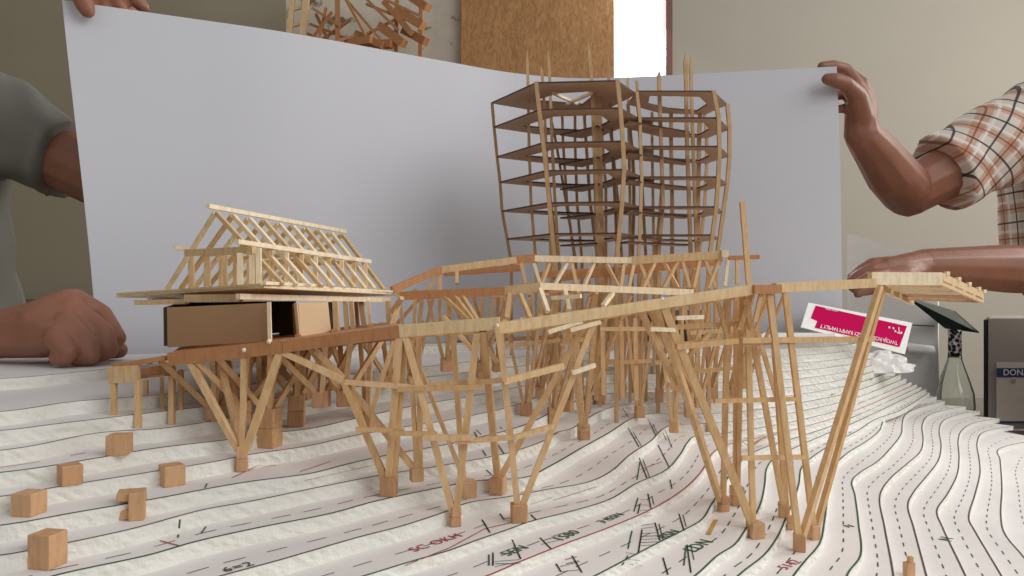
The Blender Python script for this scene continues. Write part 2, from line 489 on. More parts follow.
# rear edge and cross pieces
for a, b, mt in (((138,374),(172,368),'brown'), ((172,359),(400,335),'brown'), ((400,334),(500,327),'pine'), ((505,330),(745,293),'pine')):
    bar(walk, a, b, mt, .006, .008, name='rear_deck_beam', off=.055)
for x in list(range(150, 490, 24))+list(range(505, 750, 18)):
    y = pl([(110,372),(170,357),(284,345),(400,330),(500,322),(752,288)], x)
    stick('deck_joist', wp(x, y, .003), wp(x, y+.5, .055), .004, M['brown' if x < 400 else 'pine'], walk, .003)
bar(walk, (139,377), (172,374), 'brown', .02, .002, name='deck_soffit', off=.025)
# footings (foot x, foot y of front face, size, height factor)
FT = {}
for k, px, py, s, tall in (('a',241,472,.0085,2.4), ('b',388,497,.0125,1.25), ('c',455,527,.008,1.9), ('d',519,523,.0125,1.15), ('e',498,495,.0125,1.15), ('f',468,498,.0125,1.1),
                           ('g',416,482,.010,1.1), ('h',584,440,.0115,1.5), ('i',757,539,.0125,1.1), ('j',801,552,.0105,1.4), ('k',815,540,.009,1.4), ('l',785,518,.0095,1.3), ('m',724,512,.0090,1.6), ('n',738,506,.0115,1.6), ('o',791,530,.006,2.2)):
    FT[k] = footing(walk, px, py, s, tall)
box('footing_block', (FT['a'].x-.007, FT['a'].y+.004, FT['a'].z-.014), .007, .007, .007, M['block'], walk, .3, .0005)
def post(parent, top, foot, w=.0058, mat='pine', tbl=WD, off=0.0, name='post', fo=(0, 0), sink=.004):
    t = P(top[0], top[1], pl(tbl, top[0])+off)
    f = foot if isinstance(foot, Vector) else P(*foot)
    f = Vector((f.x+fo[0], f.y+fo[1], f.z-sink))
    return stick(name, t, f, w*.86, M[mat], parent)
W = walk
for top, k, w, off, fo in (
    ((190,361),'a',.0055,0,(-.003,0)), ((220,362),'a',.005,.02,(-.001,.002)), ((244,352),'a',.0048,0,(.001,-.002)), ((281,350),'a',.0065,0,(.003,0)), ((228,362),'a',.005,.045,(0,.003)),
    ((400,334),'b',.0065,0,(0,-.001)), ((405,335),'b',.0055,.006,(.004,0)), ((343,380),'b',.0055,.0,(-.002,0)), ((349,384),'b',.004,.004,(-.004,0)),
    ((405,334),'c',.0058,0,(-.002,0)), ((477,333),'c',.0062,0,(.001,0)),
    ((345,381),'g',.0052,.02,(0,0)), ((420,385),'g',.004,.05,(.001,0)), ((412,378),'g',.004,.04,(.0,0)), ((419,336),'g',.005,.05,(.003,0)),
    ((453,333),'f',.0055,.05,(-.004,.002)), ((407,335),'f',.004,.05,(-.002,0)),
    ((483,331),'e',.0062,0,(0,0)), ((592,312),'e',.0060,.03,(0,0)),
    ((500,333),'d',.0058,.0,(-.001,0)), ((598,312),'d',.0055,0,(.002,0)),
    ((566,316),'h',.0050,.03,(-.002,0)), ((575,330),'h',.0044,.03,(.0,0)), ((596,314),'h',.0048,.045,(.002,0)),
    ((662,303),'i',.0075,0,(-.002,0)), ((747,293),'i',.0055,.03,(-.001,.004)),
    ((769,292),'j',.0060,0,(-.001,0)), ((785,292),'k',.0058,.0,(0,0)), ((880,286),'j',.0060,0,(.002,0)), ((884,286),'k',.0055,.03,(.002,0)),
    ((746,300),'l',.0055,.02,(0,0)), ((771,292),'l',.0058,.02,(.002,0)),
    ((657,304),'m',.0062,0,(-.003,0)), ((728,296),'m',.0055,.03,(0,0)), ((737,296),'n',.0060,.05,(-.001,0)), ((742,296),'n',.0045,.03,(.001,0))):
    post(W, top, FT[k], w, off=off, fo=fo)
# bracing rails and diagonals
def brace(parent, a, b, w=.0048, mat='pine', oa=0, ob=0, tbl=WD, name='brace'):
    return stick(name, P(a[0], a[1], pl(tbl, a[0])+oa), P(b[0], b[1], pl(tbl, b[0])+ob), w*.88, M[mat], parent)
for a, b, w, oa in (((283,352),(343,380),.0055,0), ((316,351),(343,378),.005,.01), ((345,382),(428,388),.0045,0), ((398,389),(482,387),.0048,.0), ((428,385),(506,380),.0045,.01),
                    ((356,429),(404,431),.0038,-.004), ((390,433),(437,434),.004,-.006), ((424,437.5),(473,437.5),.005,-.006), ((455,442),(515,437),.0042,-.006), ((512,438),(553,426),.004,-.002),
                    ((497,327),(505,381),.0045,-.005), ((503,381.5),(563,366),.0055,-.004), ((443,316),(474,352),.004,.09), ((485,345),(497,362),.004,.05),
                    ((741,340.5),(873,339),.0055,-.004), ((736,342),(790,341),.006,.004), ((676,347),(737,341),.0052,-.004), ((650,329),(741,323),.005,.04), ((741,458),(806,457),.0042,-.006),
                    ((714,401),(796,399),.0042,-.004), ((688,357),(709,334),.004,.02), ((761,293),(755,322),.004,.0), ((752,292),(739,330),.0045,.02), ((718,303),(728,340),.004,.03),
                    ((700,330),(694,352),.004,.03), ((668,385),(688,392),.006,.06), ((640,309),(676,385),.0055,.03), ((648,306),(690,392),.005,.045),
                    ((668,340),(700,400),.005,.04), ((757,330),(786,430),.0045,.06)):
    brace(W, a, b, w, oa=oa, ob=oa)
for a, b in (((548,332),(582,321)), ((570,330),(600,322)), ((572,373),(595,365)), ((650,329),(676,330)), ((676,318),(703,317))):
    brace(W, a, b, .004, 'pale', -.002, -.002)
# glue blobs on the joints
for x, y in ((244,350), (662,299), (872,338), (497,326), (269,341.5)):
    bm = bmesh.new(); bmesh.ops.create_icosphere(bm, subdivisions=2, radius=.0019)
    for v in bm.verts: v.co *= random.uniform(.8, 1.2)
    bmesh.ops.translate(bm, verts=bm.verts[:], vec=wp(x, y, -.004)); obj('glue_blob', bm, M['glue'], walk, True)
# the left abutment legs
for top, foot, w, off in (((114,382),(115,436),.0055,0), ((138,380),(140,446),.006,0), ((146,380),(146,410),.0045,.05), ((162,378),(162,407),.0045,.05), ((172,366),(172,422),.006,.03), ((181,370),(181,419),.0048,.045)):
    f = hit(*foot); t = P(top[0], top[1], pl(WD, top[0])+off)
    stick('post', t, Vector((t.x+(f.x-t.x)*.2, t.y+(f.y-t.y)*.2, drop(Vector((t.x+(f.x-t.x)*.2, t.y+(f.y-t.y)*.2, 0)))-.001)), w*.72, M['pine'], walk)

# the look-out tray at the right end of the walkway
def quad_board(name, a, b, dz, th, mat, parent):
    "upright board from a to b, height dz"
    d = (b-a); n = Vector((-d.y, d.x, 0)).normalized()*th
    bm = bmesh.new(); add_poly_slab(bm, [a, b, b+Vector((0, 0, dz)), a+Vector((0, 0, dz))], n)
    return obj(name, bm, mat, parent)
A_, B_, C_, D_ = P(872,285,.77), P(942,285,.79), P(984,303,.93), P(908,300,.92)
quad_board('tray_side', A_, B_, .0125, .004, M['pale'], walk)
quad_board('tray_side', B_, C_, .0125, .004, M['tan'], walk)
quad_board('tray_side', D_, C_, .011, .004, M['tan'], walk)
quad_board('tray_side', A_, D_, .0125, .004, M['tan'], walk)
for i in range(4):
    t0, t1 = i/4+.02, (i+1)/4-.03
    bm = bmesh.new()
    up = Vector((0, 0, .003))
    add_poly_slab(bm, [A_.lerp(D_, t0)+up, B_.lerp(C_, t0)+up, B_.lerp(C_, t1)+up, A_.lerp(D_, t1)+up], Vector((0, 0, .002)))
    obj('tray_plank', bm, M['tan' if i != 3 else 'brown'], walk)
for t in (.1, .35, .6, .85, 1.0):
    c = B_.lerp(C_, t)+Vector((0, 0, .0135))
    box('tray_peg', c, .005, .004, .004, M['pale'], walk, .4, .0004)
stick('tray_bearer', P(878,287,.80), P(912,303,.95), .005, M['tan'], walk)

# ------------------------------------------------------------------ pavilion with open roof frame
pav = thing('roofed_pavilion', 'small pavilion with open gabled roof frame and carton walls on the hillside deck', 'model house', hit(266,448))
PD = [(115,.80), (168,.70), (240,.675), (264,.672), (401,.885)]
L_, N_, R_ = P(115.6,294.5,.79), P(264,284.5,.672), P(402,292.5,.89)
Bk_ = L_+(R_-N_)*.9
bm = bmesh.new(); add_poly_slab(bm, [L_, N_, R_, Bk_], Vector((0, 0, -.0028))); obj('eaves_plate', bm, M['pale'], pav)
stick('eaves_strip', P(264,283,.670), P(320,285.5,.755), .004, M['pale'], pav, .0028)
stick('eaves_strip', P(322,287.5,.757), P(400,292,.885), .004, M['pale'], pav, .0022)
stick('eaves_strip', P(118,294,.785), P(262,284.5,.670), .003, M['tan'], pav, .002)
for a, b, da, db, h, mt in (((136,302.5),(187,301.5),.76,.73,.0048,'tan'), ((186,298.5),(241,298),.72,.70,.007,'tan'), ((238,296.5),(390,300),.668,.875,.0048,'pale')):
    stick('eaves_beam', P(a[0], a[1], da), P(b[0], b[1], db), .005, M[mt], pav, h, Vector((0, 0, 1)))
stick('eaves_beam', P(150,301,.80), P(240,300,1.0), .005, M['tan'], pav, .005)
def lp(a, b, t): return a.lerp(b, t)
rg0, rg1 = P(208,206,.715), P(345,231.5,.905)
pf0, pf1 = P(237,241.5,.682), P(370,261.5,.868)
pb0, pb1 = P(174,247.5,.75), P(300,264,.95)
ef0, ef1 = P(279,284,.685), P(388,290,.868)
eb0, eb1 = P(161,289,.78), P(270,291,.975)
stick('ridge_beam', rg0, rg1, .0039, M['pale'], pav, .0039)
stick('purlin', pf0, pf1, .0039, M['pale'], pav, .0039)
stick('purlin', pb0, pb1, .0037, M['pale'], pav, .0037)
NR = 10
for k in range(NR):
    t = .045+.93*k/(NR-1)
    top = lp(rg0, rg1, t)-Vector((0, 0, .005)); 
    stick('rafter', top+Vector((.001, -.001, 0)), lp(ef0, ef1, (t-.02)*1.0), .0036, M['pale' if k % 3 else 'tan'], pav)
    stick('rafter', top+Vector((-.001, .001, 0)), lp(eb0, eb1, t), .0036, M['tan' if k % 2 else 'pale'], pav)
stick('tie_beam', P(186,253,.735), P(254,250,.685), .004, M['tan'], pav, .0062, Vector((0, 0, 1)))
for k in range(1, 5):
    t = k/4.6
    stick('tie_beam', lp(pb0, pb1, t)-Vector((0, 0, .003)), lp(pf0, pf1, t)-Vector((0, 0, .003)), .0035, M['tan'], pav)
for x, y0, y1, d in ((192,255,287,.745), (208,257,286,.72), (225,256,285.5,.70), (240,253,285,.685), (258.5,248,284,.69), (252,250,284,.688)):
    stick('stud', P(x, y0, d), P(x+.5, y1, d), .0042 if x > 230 else .0036, M['tan' if x < 240 else 'pale'], pav)
for k in range(1, 10):
    t = k/9.4; a = lp(pf0, pf1, t)-Vector((0, 0, .003))
    stick('stud', a, Vector((a.x, a.y, N_.z+(R_.z-N_.z)*t)), .0036, M['pale' if k % 2 else 'tan'], pav)
    a = lp(pb0, pb1, t)-Vector((0, 0, .003))
    stick('stud', a, Vector((a.x, a.y, L_.z)), .0034, M['tan'], pav)
# carton walls
def upright(name, pts, th, mat, parent):
    d = pts[1]-pts[0]; n = Vector((-d.y, d.x, 0)).normalized()*th
    bm = bmesh.new(); add_poly_slab(bm, pts, n); return obj(name, bm, mat, parent)
upright('carton_wall', [P(167.5,347.5,.70), P(269,341,.665), P(268,303,.665), P(167,307.5,.70)], .003, M['carton'], pav)
upright('carton_wall', [P(167.5,346,.70), P(190,336,.84), P(190,300,.84), P(167,307.5,.70)], .003, M['carton_shaded'], pav)
upright('carton_wall', [P(190,338,.84), P(295,332,.84), P(295,301,.84), P(190,302,.84)], .003, M['carton_shaded'], pav)
upright('carton_wall', [P(300,338,.715), P(331.5,335,.765), P(328,302,.765), P(296.5,303,.715)], .003, M['carton_lit'], pav)
upright('carton_wall', [P(294,339,.735), P(299,338,.716), P(296,303.5,.716), P(292,304,.735)], .002, M['carton'], pav)
upright('carton_wall', [P(279,338,.80), P(293,337,.79), P(291,304,.79), P(279,304,.80)], .003, M['carton_shaded'], pav)
upright('carton_wall', [P(331.5,335,.77), P(335,332,.83), P(332,302,.83), P(329,302,.77)], .003, M['carton_shaded'], pav)
stick('corner_post', P(269,302,.660), P(270,341,.660), .0028, M['pale'], pav)
for x0, x1, y1, d, w, mt in ((335.5,337,334,.775,.0055,'tan'), (345,347,331,.80,.004,'tan'), (351,353,331,.80,.004,'pine'), (361,365,330,.84,.005,'pine'), (368,371,330,.82,.003,'pale'), (388,389,327,.86,.005,'tan'), (356,358,329,.9,.004,'pine')):
    stick('corner_post', P(x0, 301, d), P(x1, y1, d), w, M[mt], pav)
# deck below the pavilion
bm = bmesh.new(); add_poly_slab(bm, [P(172,352.5,.66), P(284,340.5,.645), P(398,325,.66), P(392,322,.92), P(185,343,.88)], Vector((0, 0, -.004))); obj('floor_deck', bm, M['brown'], pav)
bm = bmesh.new()
for a in range(6):
    add_stick(bm, P(190+a*36, 352-a*4.6, .70), P(192+a*36, 346-a*4.0, .86), .005, .006)
obj('floor_bearers', bm, M['brown'], pav)
VD = [(170,.74), (420,.80)]
for px, py, s, tall, D2 in ((267,448,.0165,2.0,.70), (295,427,.0145,2.0,.74), (213,421,.0125,1.05,.77), (242,424,.0125,1.6,.78), (320,408,.0135,1.1,.82), (343,407,.0125,1.2,.84), (366,428,.013,1.1,.76), (302,400,.012,1.0,.88), (258,404,.011,1.0,.86), (388,385,.012,1.0,.9)):
    f = footing(pav, px, py, s, tall)
    for dx, dd in ((-.028,-.03), (-.012,.035), (.012,-.035), (.03,.03), (.004,.01)):
        tx, ty = f.x+dx*random.uniform(.8, 1.2), f.y+dd
        dx_px = CX+tx/ty*F
        y_deck = pl([(172,353),(284,341.5),(398,326.5)], dx_px)
        stick('prop', Vector((f.x+dx*.1, f.y+dd*.1, f.z-.003)), Vector((tx, ty, EYE-(y_deck-CY)/F*.70-.003)), .0042, M['pine'], pav)

# ------------------------------------------------------------------ middle and upper decks
mid = thing('middle_deck', 'middle deck on stick legs between the pavilion and the tower, pale front beam', 'model deck', hit(602,398))
MDt = [(402,.80), (505,.80), (540,.79), (692,.87)]
for a, b, mt, h in (((400,296),(506,291),'brown',.0085), ((504,291),(541,287),'tan',.009), ((538,286),(692,292.5),'pale',.0068)):
    stick('deck_beam', P(a[0], a[1], pl(MDt, a[0])), P(b[0], b[1], pl(MDt, b[0])), .006, M[mt], mid, h, Vector((0, 0, 1)))
for a, b, mt in (((410,294),(520,290),'brown'), ((520,290),(690,290.5),'brown')):
    stick('rear_deck_beam', P(a[0], a[1], pl(MDt, a[0])+.09), P(b[0], b[1], pl(MDt, b[0])+.09), .006, M[mt], mid, .007, Vector((0, 0, 1)))
for x in range(415, 690, 22):
    y = pl([(400,295),(506,291),(540,287),(692,292)], x)
    stick('deck_joist', P(x, y, pl(MDt, x)+.003), P(x, 290.5, pl(MDt, x)+.09), .004, M['brown'], mid, .003)
upd = thing('upper_deck', 'upper deck of pine trusses wrapped round the foot of the tower', 'model deck', hit(675,433))
UD = [(395,.87), (440,.91), (520,.925), (630,.965), (758,.955)]
for a, b, mt, h in (((392,290),(441,269.5),'brown',.0075), ((440,270),(516,260),'tan',.0078), ((514,260),(536,258.5),'brown',.010), ((534,258.5),(631,260.5),'pale',.0072), ((630,260.5),(722,255),'tan',.0095), ((728,258),(759,257),'brown',.005)):
    stick('deck_beam', P(a[0], a[1], pl(UD, a[0])), P(b[0], b[1], pl(UD, b[0])), .006, M[mt], upd, h, Vector((0, 0, 1)))
for a, b in (((444,273),(520,268)), ((540,275),(640,268)), ((560,278),(720,262)), ((640,265),(722,259))):
    stick('rear_deck_beam', P(a[0], a[1], pl(UD, a[0])+.05), P(b[0], b[1], pl(UD, b[0])+.05), .005, M['brown'], upd, .008, Vector((0, 0, 1)))
for i, (a, b) in enumerate((((521,262),(526,284)), ((534,262),(547,309)), ((567,263),(555,284)), ((572,263),(577,286)), ((594,263),(584,286)), ((606,263),(618,286)), ((624,264),(621,288)), ((634,264),(629,288)), ((640,263),(650,288)),
             ((682,260),(690,288)), ((678,261),(663,288)), ((664,262),(678,288)), ((700,260),(694,288)), ((719,259),(708,288)), ((705,260),(716,288)), ((728,259),(725,286)), ((737,259),(737,284)), ((457,270),(457,284)), ((440,274),(440,322)), ((440,275),(396,325)), ((549,263),(541,285)), ((655,262),(643,288)))):
    stick('truss_post', P(a[0], a[1], pl(UD, a[0])), P(b[0], b[1], pl(UD, a[0])-.01), .0038, M['pale' if i in (1, 2, 4, 15) else 'pine'], upd)
stick('mast', P(742,202,.93), P(750,300,.92), .0055, M['pine'], upd)
box('beam_end', P(724,254,.955), .008, .01, .009, M['pale'], upd, 0, .0006)
for a, b in (((445,298),(468,320)), ((455,297),(473,320)), ((463,297),(478,322)), ((400,300),(392,326)), ((392,312),(402,298)), ((540,289),(548,312)), ((565,290),(569,310)), ((613,293),(603,306)), ((510,294),(507,318)), ((520,294),(530,318)), ((552,298),(581,296))):
    stick('strut', P(a[0], a[1], pl(MDt, a[0])-.002), P(b[0], b[1], pl(MDt, a[0])-.02), .004, M['pine' if a[0] < 536 else 'pale'], mid)
# legs of the two decks with their blocks
for root, tb, ydeck, foots in ((mid, MDt, 292, ((412,392), (446,372), (481,378), (526,416), (553,424), (568,412), (497,372), (540,398), (586,414))),
                               (upd, UD, 266, ((602,402), (640,418), (622,398), (675,433), (690,418), (747,389), (660,402), (712,398), (730,402), (700,408)))):
    for i, (px, py) in enumerate(foots):
        f = footing(root, px, py, .0115, 1.3 if i % 2 else 1.6)
        for j, dx in enumerate((-.024, .016, .003, .028)[:4 if root is mid else 3]):
            tx = f.x+dx*random.uniform(.6, 1.3)
            td = min(pl(tb, CX+tx/f.y*F)+(.015 if j % 2 else .075), 1.0)
            zz = EYE-((ydeck if px < 695 else 291)+random.uniform(0, 6)-CY)/F*td
            stick('leg', Vector((f.x+dx*.12, f.y+random.uniform(-.003, .003), f.z-.003)), Vector((tx, td, zz)), .0036 if j < 3 else .0031, M['pine'], root)
for a, b, d in (((600,329),(657,329),.86), ((600,363),(652,361),.90), ((655,363),(690,358),.88), ((690,333),(738,330),.90), ((560,344),(590,338),.86), ((505,346),(560,340),.88), ((690,372),(735,368),.92), ((672,345),(722,340),.86)):
    stick('rail', P(a[0], a[1], d-.0043), P(b[0], b[1], d-.0043), .0042, M['pine'], upd)
for x, y0, y1, d in ((602,322,395,.88), (621,320,398,.88), (635,318,400,.90), (595,330,400,.89)):
    p = P(x+1.5, y1, d); p.z = max(p.z, drop(p))
    stick('leg', P(x, y0, d), p, .0046, M['pine'], upd)
# ------------------------------------------------------------------ the tower
tower = thing('tower_frame', 'tall twin tower of stacked ring floors on thin skewers before the sheet', 'model tower', hit(640,410))
T1 = [(492,102,1.106), (536,82,1.0), (618,80,.99), (636,93,1.056), (602,108,1.165), (536,111,1.155)]
T2 = [(637,90,1.045), (713,90,1.045), (727,104,1.118), (705,114,1.18), (660,113,1.17), (628,103,1.115)]
V1 = [P(*t) for t in T1]; V2 = [P(*t) for t in T2]
LV = [82, 109, 142, 170, 202, 233]       # picture height of the front edge of each floor at distance 1
def ring(pts, width, z, th, name, parent, closed_hole=True):
    c = sum(pts, Vector())/len(pts)
    bm = bmesh.new(); n = len(pts)
    out = [Vector((p.x, p.y, z)) for p in pts]
    inn = []
    for p in out:
        d = Vector((c.x, c.y, z))-p
        inn.append(p+d.normalized()*min(width, d.length*.8))
    V = {}
    for nm, arr, dz in (('o0', out, 0), ('i0', inn, 0), ('o1', out, -th), ('i1', inn, -th)):
        V[nm] = [bm.verts.new(p+Vector((0, 0, dz))) for p in arr]
    for i in range(n):
        j = (i+1) % n
        bm.faces.new((V['o0'][i], V['o0'][j], V['i0'][j], V['i0'][i])).material_index = 0
        bm.faces.new((V['o1'][j], V['o1'][i], V['i1'][i], V['i1'][j])).material_index = 0
        bm.faces.new((V['o0'][j], V['o0'][i], V['o1'][i], V['o1'][j])).material_index = 1
        bm.faces.new((V['i0'][i], V['i0'][j], V['i1'][j], V['i1'][i])).material_index = 1
    return obj(name, bm, [M['board'], M['boardedge']], parent)
COLX1 = [[492,494,497,500,502,507], [536,539,543,546,549,552], [617,620,622.5,624,622,619], [636,640,641,642,641,640], [600,602,604,606,606,606], [538,541,545,549,552,556]]
COLX2 = [[637,640,641,642,641,640], [713,718,719,718,716,712], [727,729,729,727,723,719], [705,707,707,706,704,701], [660,661,662,662,660,657], [628,630,633,634,634,633]]
def levels(T, CXs):
    L = []
    for k, y in enumerate(LV):
        z = EYE+(CY-y)/F
        row = []
        for i, (x, yy, d) in enumerate(T):
            row.append(Vector(((CXs[i][k]-CX)/F*d, d, z)))
        L.append(row)
    return L
LA, LB = levels(T1, COLX1), levels(T2, COLX2)
for k in range(6):
    ring(LA[k], .058 if k == 0 else (.040 if k < 3 else .034), LA[k][0].z, .0022, 'floor_ring', tower)
    ring(LB[k], .028, LB[k][0].z+(.001, 0, .004, -.001, 0, .002)[k]-.0004, .0022, 'floor_ring', tower)
def ramp(pts, th):
    bm = bmesh.new(); add_poly_slab(bm, pts, Vector((0, 0, -th)), 1, 0); return obj('ramp_strip', bm, [M['board'], M['boardedge']], tower)
for k in range(1, 6):
    z = LA[k][0].z-.008
    def q(x, d): return Vector(((x-CX)/F*d, d, z))
    ramp([q(628,1.03), q(690,1.10), q(684,1.125), q(620,1.06)], .0022)
    ramp([q(560,1.12), q(598,1.06), q(604,1.09), q(582,1.14)], .0022)
zt = LA[0][0].z
stick('cross_brace', Vector((P(553,95,1.04).x, 1.04, zt-.004)), Vector((P(577,104,1.10).x, 1.10, zt-.004)), .0035, M['pale'], tower)
stick('cross_brace', Vector((P(592,95,1.04).x, 1.04, zt-.004)), Vector((P(567,104,1.10).x, 1.10, zt-.004)), .0035, M['pale'], tower)
def column(pts, w, tip=None, mat='skewer'):
    "a bent skewer through the floors down to the hill, with a sharpened tip"
    bm = bmesh.new()
    last = pts[-1]; g = Vector((last.x, last.y, drop(last)-.001))
    allp = ([tip] if tip else [])+pts+[g]
    for i, (a, b) in enumerate(zip(allp, allp[1:])):
        if tip and i == 0:
            m_ = a.lerp(b, .35); add_stick(bm, m_, a, w, None, None, w*.15); add_stick(bm, b, m_, w)
        else: add_stick(bm, a, b, w)
    return obj('column', bm, M[mat], tower)
for T, L, CXs in ((T1, LA, COLX1), (T2, LB, COLX2)):
    for i in range(6):
        d = T[i][2]; top = L[0][i].copy()
        s = Vector((0, -.002, 0)) if i in (1, 2) else Vector((0, .002, 0))
        pts = [top+s-Vector((0, 0, .0005))]+[L[k][i]+s for k in range(1, 6)]
        e = pts[-1]+(pts[-1]-pts[-2])*.9
        column(pts+[e], .0050 if i in (1, 2) else .0042)
for tip, xs, d, w in (((527,50),(528,529,531,536),1.085,.004), ((541,66),(543,546,549,551),1.07,.0038), ((548,50),(550,552,555,559),1.10,.004), ((588,40),(592,594,597,600),1.05,.0042), ((608,54),(609,612,615,618),1.11,.004),
                      ((628,76),(628,629,630,630),1.09,.0036), ((636,80),(637,640,643,646),1.10,.0036), ((659,70),(659,661,663,658),1.07,.0046), ((685,52),(686,687,689,691),1.09,.0048), ((691,56),(691,693,695,697),1.12,.0044),
                      (None,(575,575,577,582),1.15,.0038), (None,(562,563,567,575),1.15,.0038), (None,(584,586,590,598),1.155,.0042), (None,(671,671,672,672),1.172,.005), (None,(652,652,653,654),1.165,.0036),
                      (None,(549,556,566,576),1.15,.0036), (None,(607,612,618,622),1.15,.0038), (None,(700,699,698,698),1.175,.0055)):
    ys = (84 if tip else CY-.259*F/d, 142, 202, 262)
    pts = [P(x, y, d) for x, y in zip(xs, ys)]
    column(pts, w, P(tip[0], tip[1], d) if tip else None)
column([P(596,96,1.075), P(598,180,1.075), P(600,262,1.075)], .0115, None, 'skewer')

# ------------------------------------------------------------------ loose wooden blocks on the left terraces
def loose(px, py, s, rz, label, notch=False, tall=1.0):
    b = hit(px, py)
    bm = bmesh.new()
    c = (b.x, b.y+s*(.45 if tall < 1.2 else .12), b.z+s*tall/2)
    if notch:
        add_box(bm, (c[0]+s*.22, c[1], c[2]), s*.6, s, s*tall, rz)
        add_box(bm, (c[0]-s*.3, c[1], c[2]+s*tall*.33), s*.55, s*.9, s*.34, rz)
        add_box(bm, (c[0]-s*.25, c[1]-.001, c[2]-s*tall*.3), s*.5, s*.8, s*.4, rz)
    else: add_box(bm, c, s, s, s*tall, rz)
    bevel(bm, .0007, 2)
    tag(obj('wooden_block', bm, M['block']), label, 'block', 'loose blocks on the terraces')
loose(115, 456, .0150, .12, 'loose wooden cube beneath the left end legs of the walkway')
loose(65, 486, .0135, .75, 'small wooden cube turned cornerwise, between the cubes above and below it')
loose(23, 517, .0145, -.15, 'wooden cube closest to the left picture edge, above the tallest block')
loose(168, 487, .0150, .7, 'wooden cube turned cornerwise, left of the forked stick footing')
loose(127, 521, .0165, .35, 'notched wooden block with a cut in its left side', True, 1.12)
loose(46, 567, .0150, -.2, 'tall upright wooden block lowest on the left terraces', False, 1.35)
b = hit(909, 576); bm = bmesh.new(); add_box(bm, (b.x, b.y, b.z+.006), .008, .006, .012, .3); add_box(bm, (b.x+.001, b.y, b.z+.014), .004, .004, .006, .1)
tag(obj('wooden_peg', bm, M['block']), 'small brown wooden peg on the front right terraces', 'peg')

# ------------------------------------------------------------------ the white sheet held behind the model
SZ1 = EYE+.3625
plan = smooth_curve([Vector(v) for v in ((-.5625,1.0,0), (-.44,1.062,0), (-.313,1.128,0), (-.11,1.265,0), (.0,1.335,0), (.099,1.368,0), (.20,1.362,0), (.36,1.33,0), (.5265,1.297,0))], 8)
plan = resample(plan, .012)
def sheet_d(px):
    k = (px-CX)/F
    best = min(plan, key=lambda p: abs(p.x/p.y-k)); return best.y
bm = bmesh.new()
rows = 14; g = []
for i, p in enumerate(plan):
    t = i/(len(plan)-1); col = []
    zb = EYE-(.094*(1-t)**1.2+.068*(1-(1-t)**1.2))
    for r in range(rows+1):
        s = r/rows; z = SZ1*(1-s)+zb*s
        dx = .045*(1-t)**6*s + .014*t**8*s      # the free side edges curl in
        col.append(bm.verts.new((p.x+dx, p.y+.010*math.sin(3*s+t*5)*s, z)))
    g.append(col)
gb = []
for i, col in enumerate(g):
    t = plan[min(i+1, len(plan)-1)]-plan[max(i-1, 0)]; nn = Vector((-t.y, t.x, 0)).normalized()*.0006
    gb.append([bm.verts.new(v.co+nn) for v in col])
for a, b, c, d in zip(g, g[1:], gb, gb[1:]):
    for r in range(rows):
        bm.faces.new((a[r], a[r+1], b[r+1], b[r])); bm.faces.new((c[r], d[r], d[r+1], c[r+1]))
    bm.faces.new((a[0], b[0], d[0], c[0])); bm.faces.new((a[rows], c[rows], d[rows], b[rows]))
for a, c in ((g[0], gb[0]), (g[-1], gb[-1])):
    for r in range(rows): bm.faces.new((a[r], c[r], c[r+1], a[r+1]))
tag(obj('backdrop_sheet', bm, M['sheet']), 'large white paper sheet held upright behind the stick models', 'paper sheet', kind='thing')

# ------------------------------------------------------------------ things at the back right
card = thing('printed_card', 'magenta printed card with upside-down white lettering, lying against the back of the hill', 'card', P(858,352,1.27))
ca, cb, cd = P(801,327,1.255), P(905,354,1.30), P(808.5,302.5,1.275)
cc = cb+(cd-ca)*1.3
nrm = (cb-ca).cross(cd-ca).normalized()
if nrm.y > 0: nrm = -nrm
bm = bmesh.new(); add_poly_slab(bm, [ca, cb, cc, cd], -nrm*.002); obj('card_sheet', bm, M['white'], card)
def cpt(u, v, lift=.0004): return ca.lerp(cb, u).lerp(cd.lerp(cc, u), v)+nrm*lift
M['magenta'] = plain('magenta_print', rgb(200,14,88), .95)
M['magenta'].node_tree.nodes['Principled BSDF'].inputs['Specular IOR Level'].default_value = .1
bm = bmesh.new(); add_poly_slab(bm, [cpt(.12,.10), cpt(.93,.16), cpt(.955,.86), cpt(.07,.93), cpt(.06,.42), cpt(.125,.36)], nrm*.0002); obj('magenta_panel', bm, M['magenta'], card)
ux = (cpt(0,.5)-cpt(1,.5)).normalized(); uy = (cpt(.5,0)-cpt(.5,1)).normalized()
M['print_white'] = plain('white_print', rgb(250,236,242), .5)
text('card_lettering', 'TWOJA ROSSEJ CIESZY RAMPY FAMILY 7', .0094, cpt(.53,.245,.0012), ux, uy, M['print_white'], card, .86)
text('card_lettering', 'poland mobile', .004, cpt(.22,.875,.0012), ux, uy, M['print_white'], card)
text('card_emblem', 'T', .016, cpt(.885,.68,.0012), ux, uy, M['print_white'], card)
bm = bmesh.new()
for u, v in ((.79,.70), (.83,.70), (.855,.62), (.915,.62)):
    add_stick(bm, cpt(u,v,.0005), cpt(u,v,.001), .003)
obj('card_emblem', bm, M['print_white'], card)
o = bpy.data.objects  # crumpled paper under the card
bm = bmesh.new(); bmesh.ops.create_icosphere(bm, subdivisions=4, radius=1)
for v in bm.verts:
    n_ = v.co.normalized(); s = 1+.16*math.sin(9*n_.x+3*n_.y)*math.cos(7*n_.z+5*n_.y)+.07*math.sin(19*n_.x-11*n_.z)
    v.co = Vector((n_.x*.058*s, n_.y*.026*s, max(-.002, n_.z*.034*s)))
c = hit(878,370); bmesh.ops.translate(bm, verts=bm.verts[:], vec=Vector((c.x, c.y, c.z-.001)))
tag(obj('crumpled_paper', bm, M['white']), 'crumpled white wrapping under the magenta card', 'paper')
bm = bmesh.new()
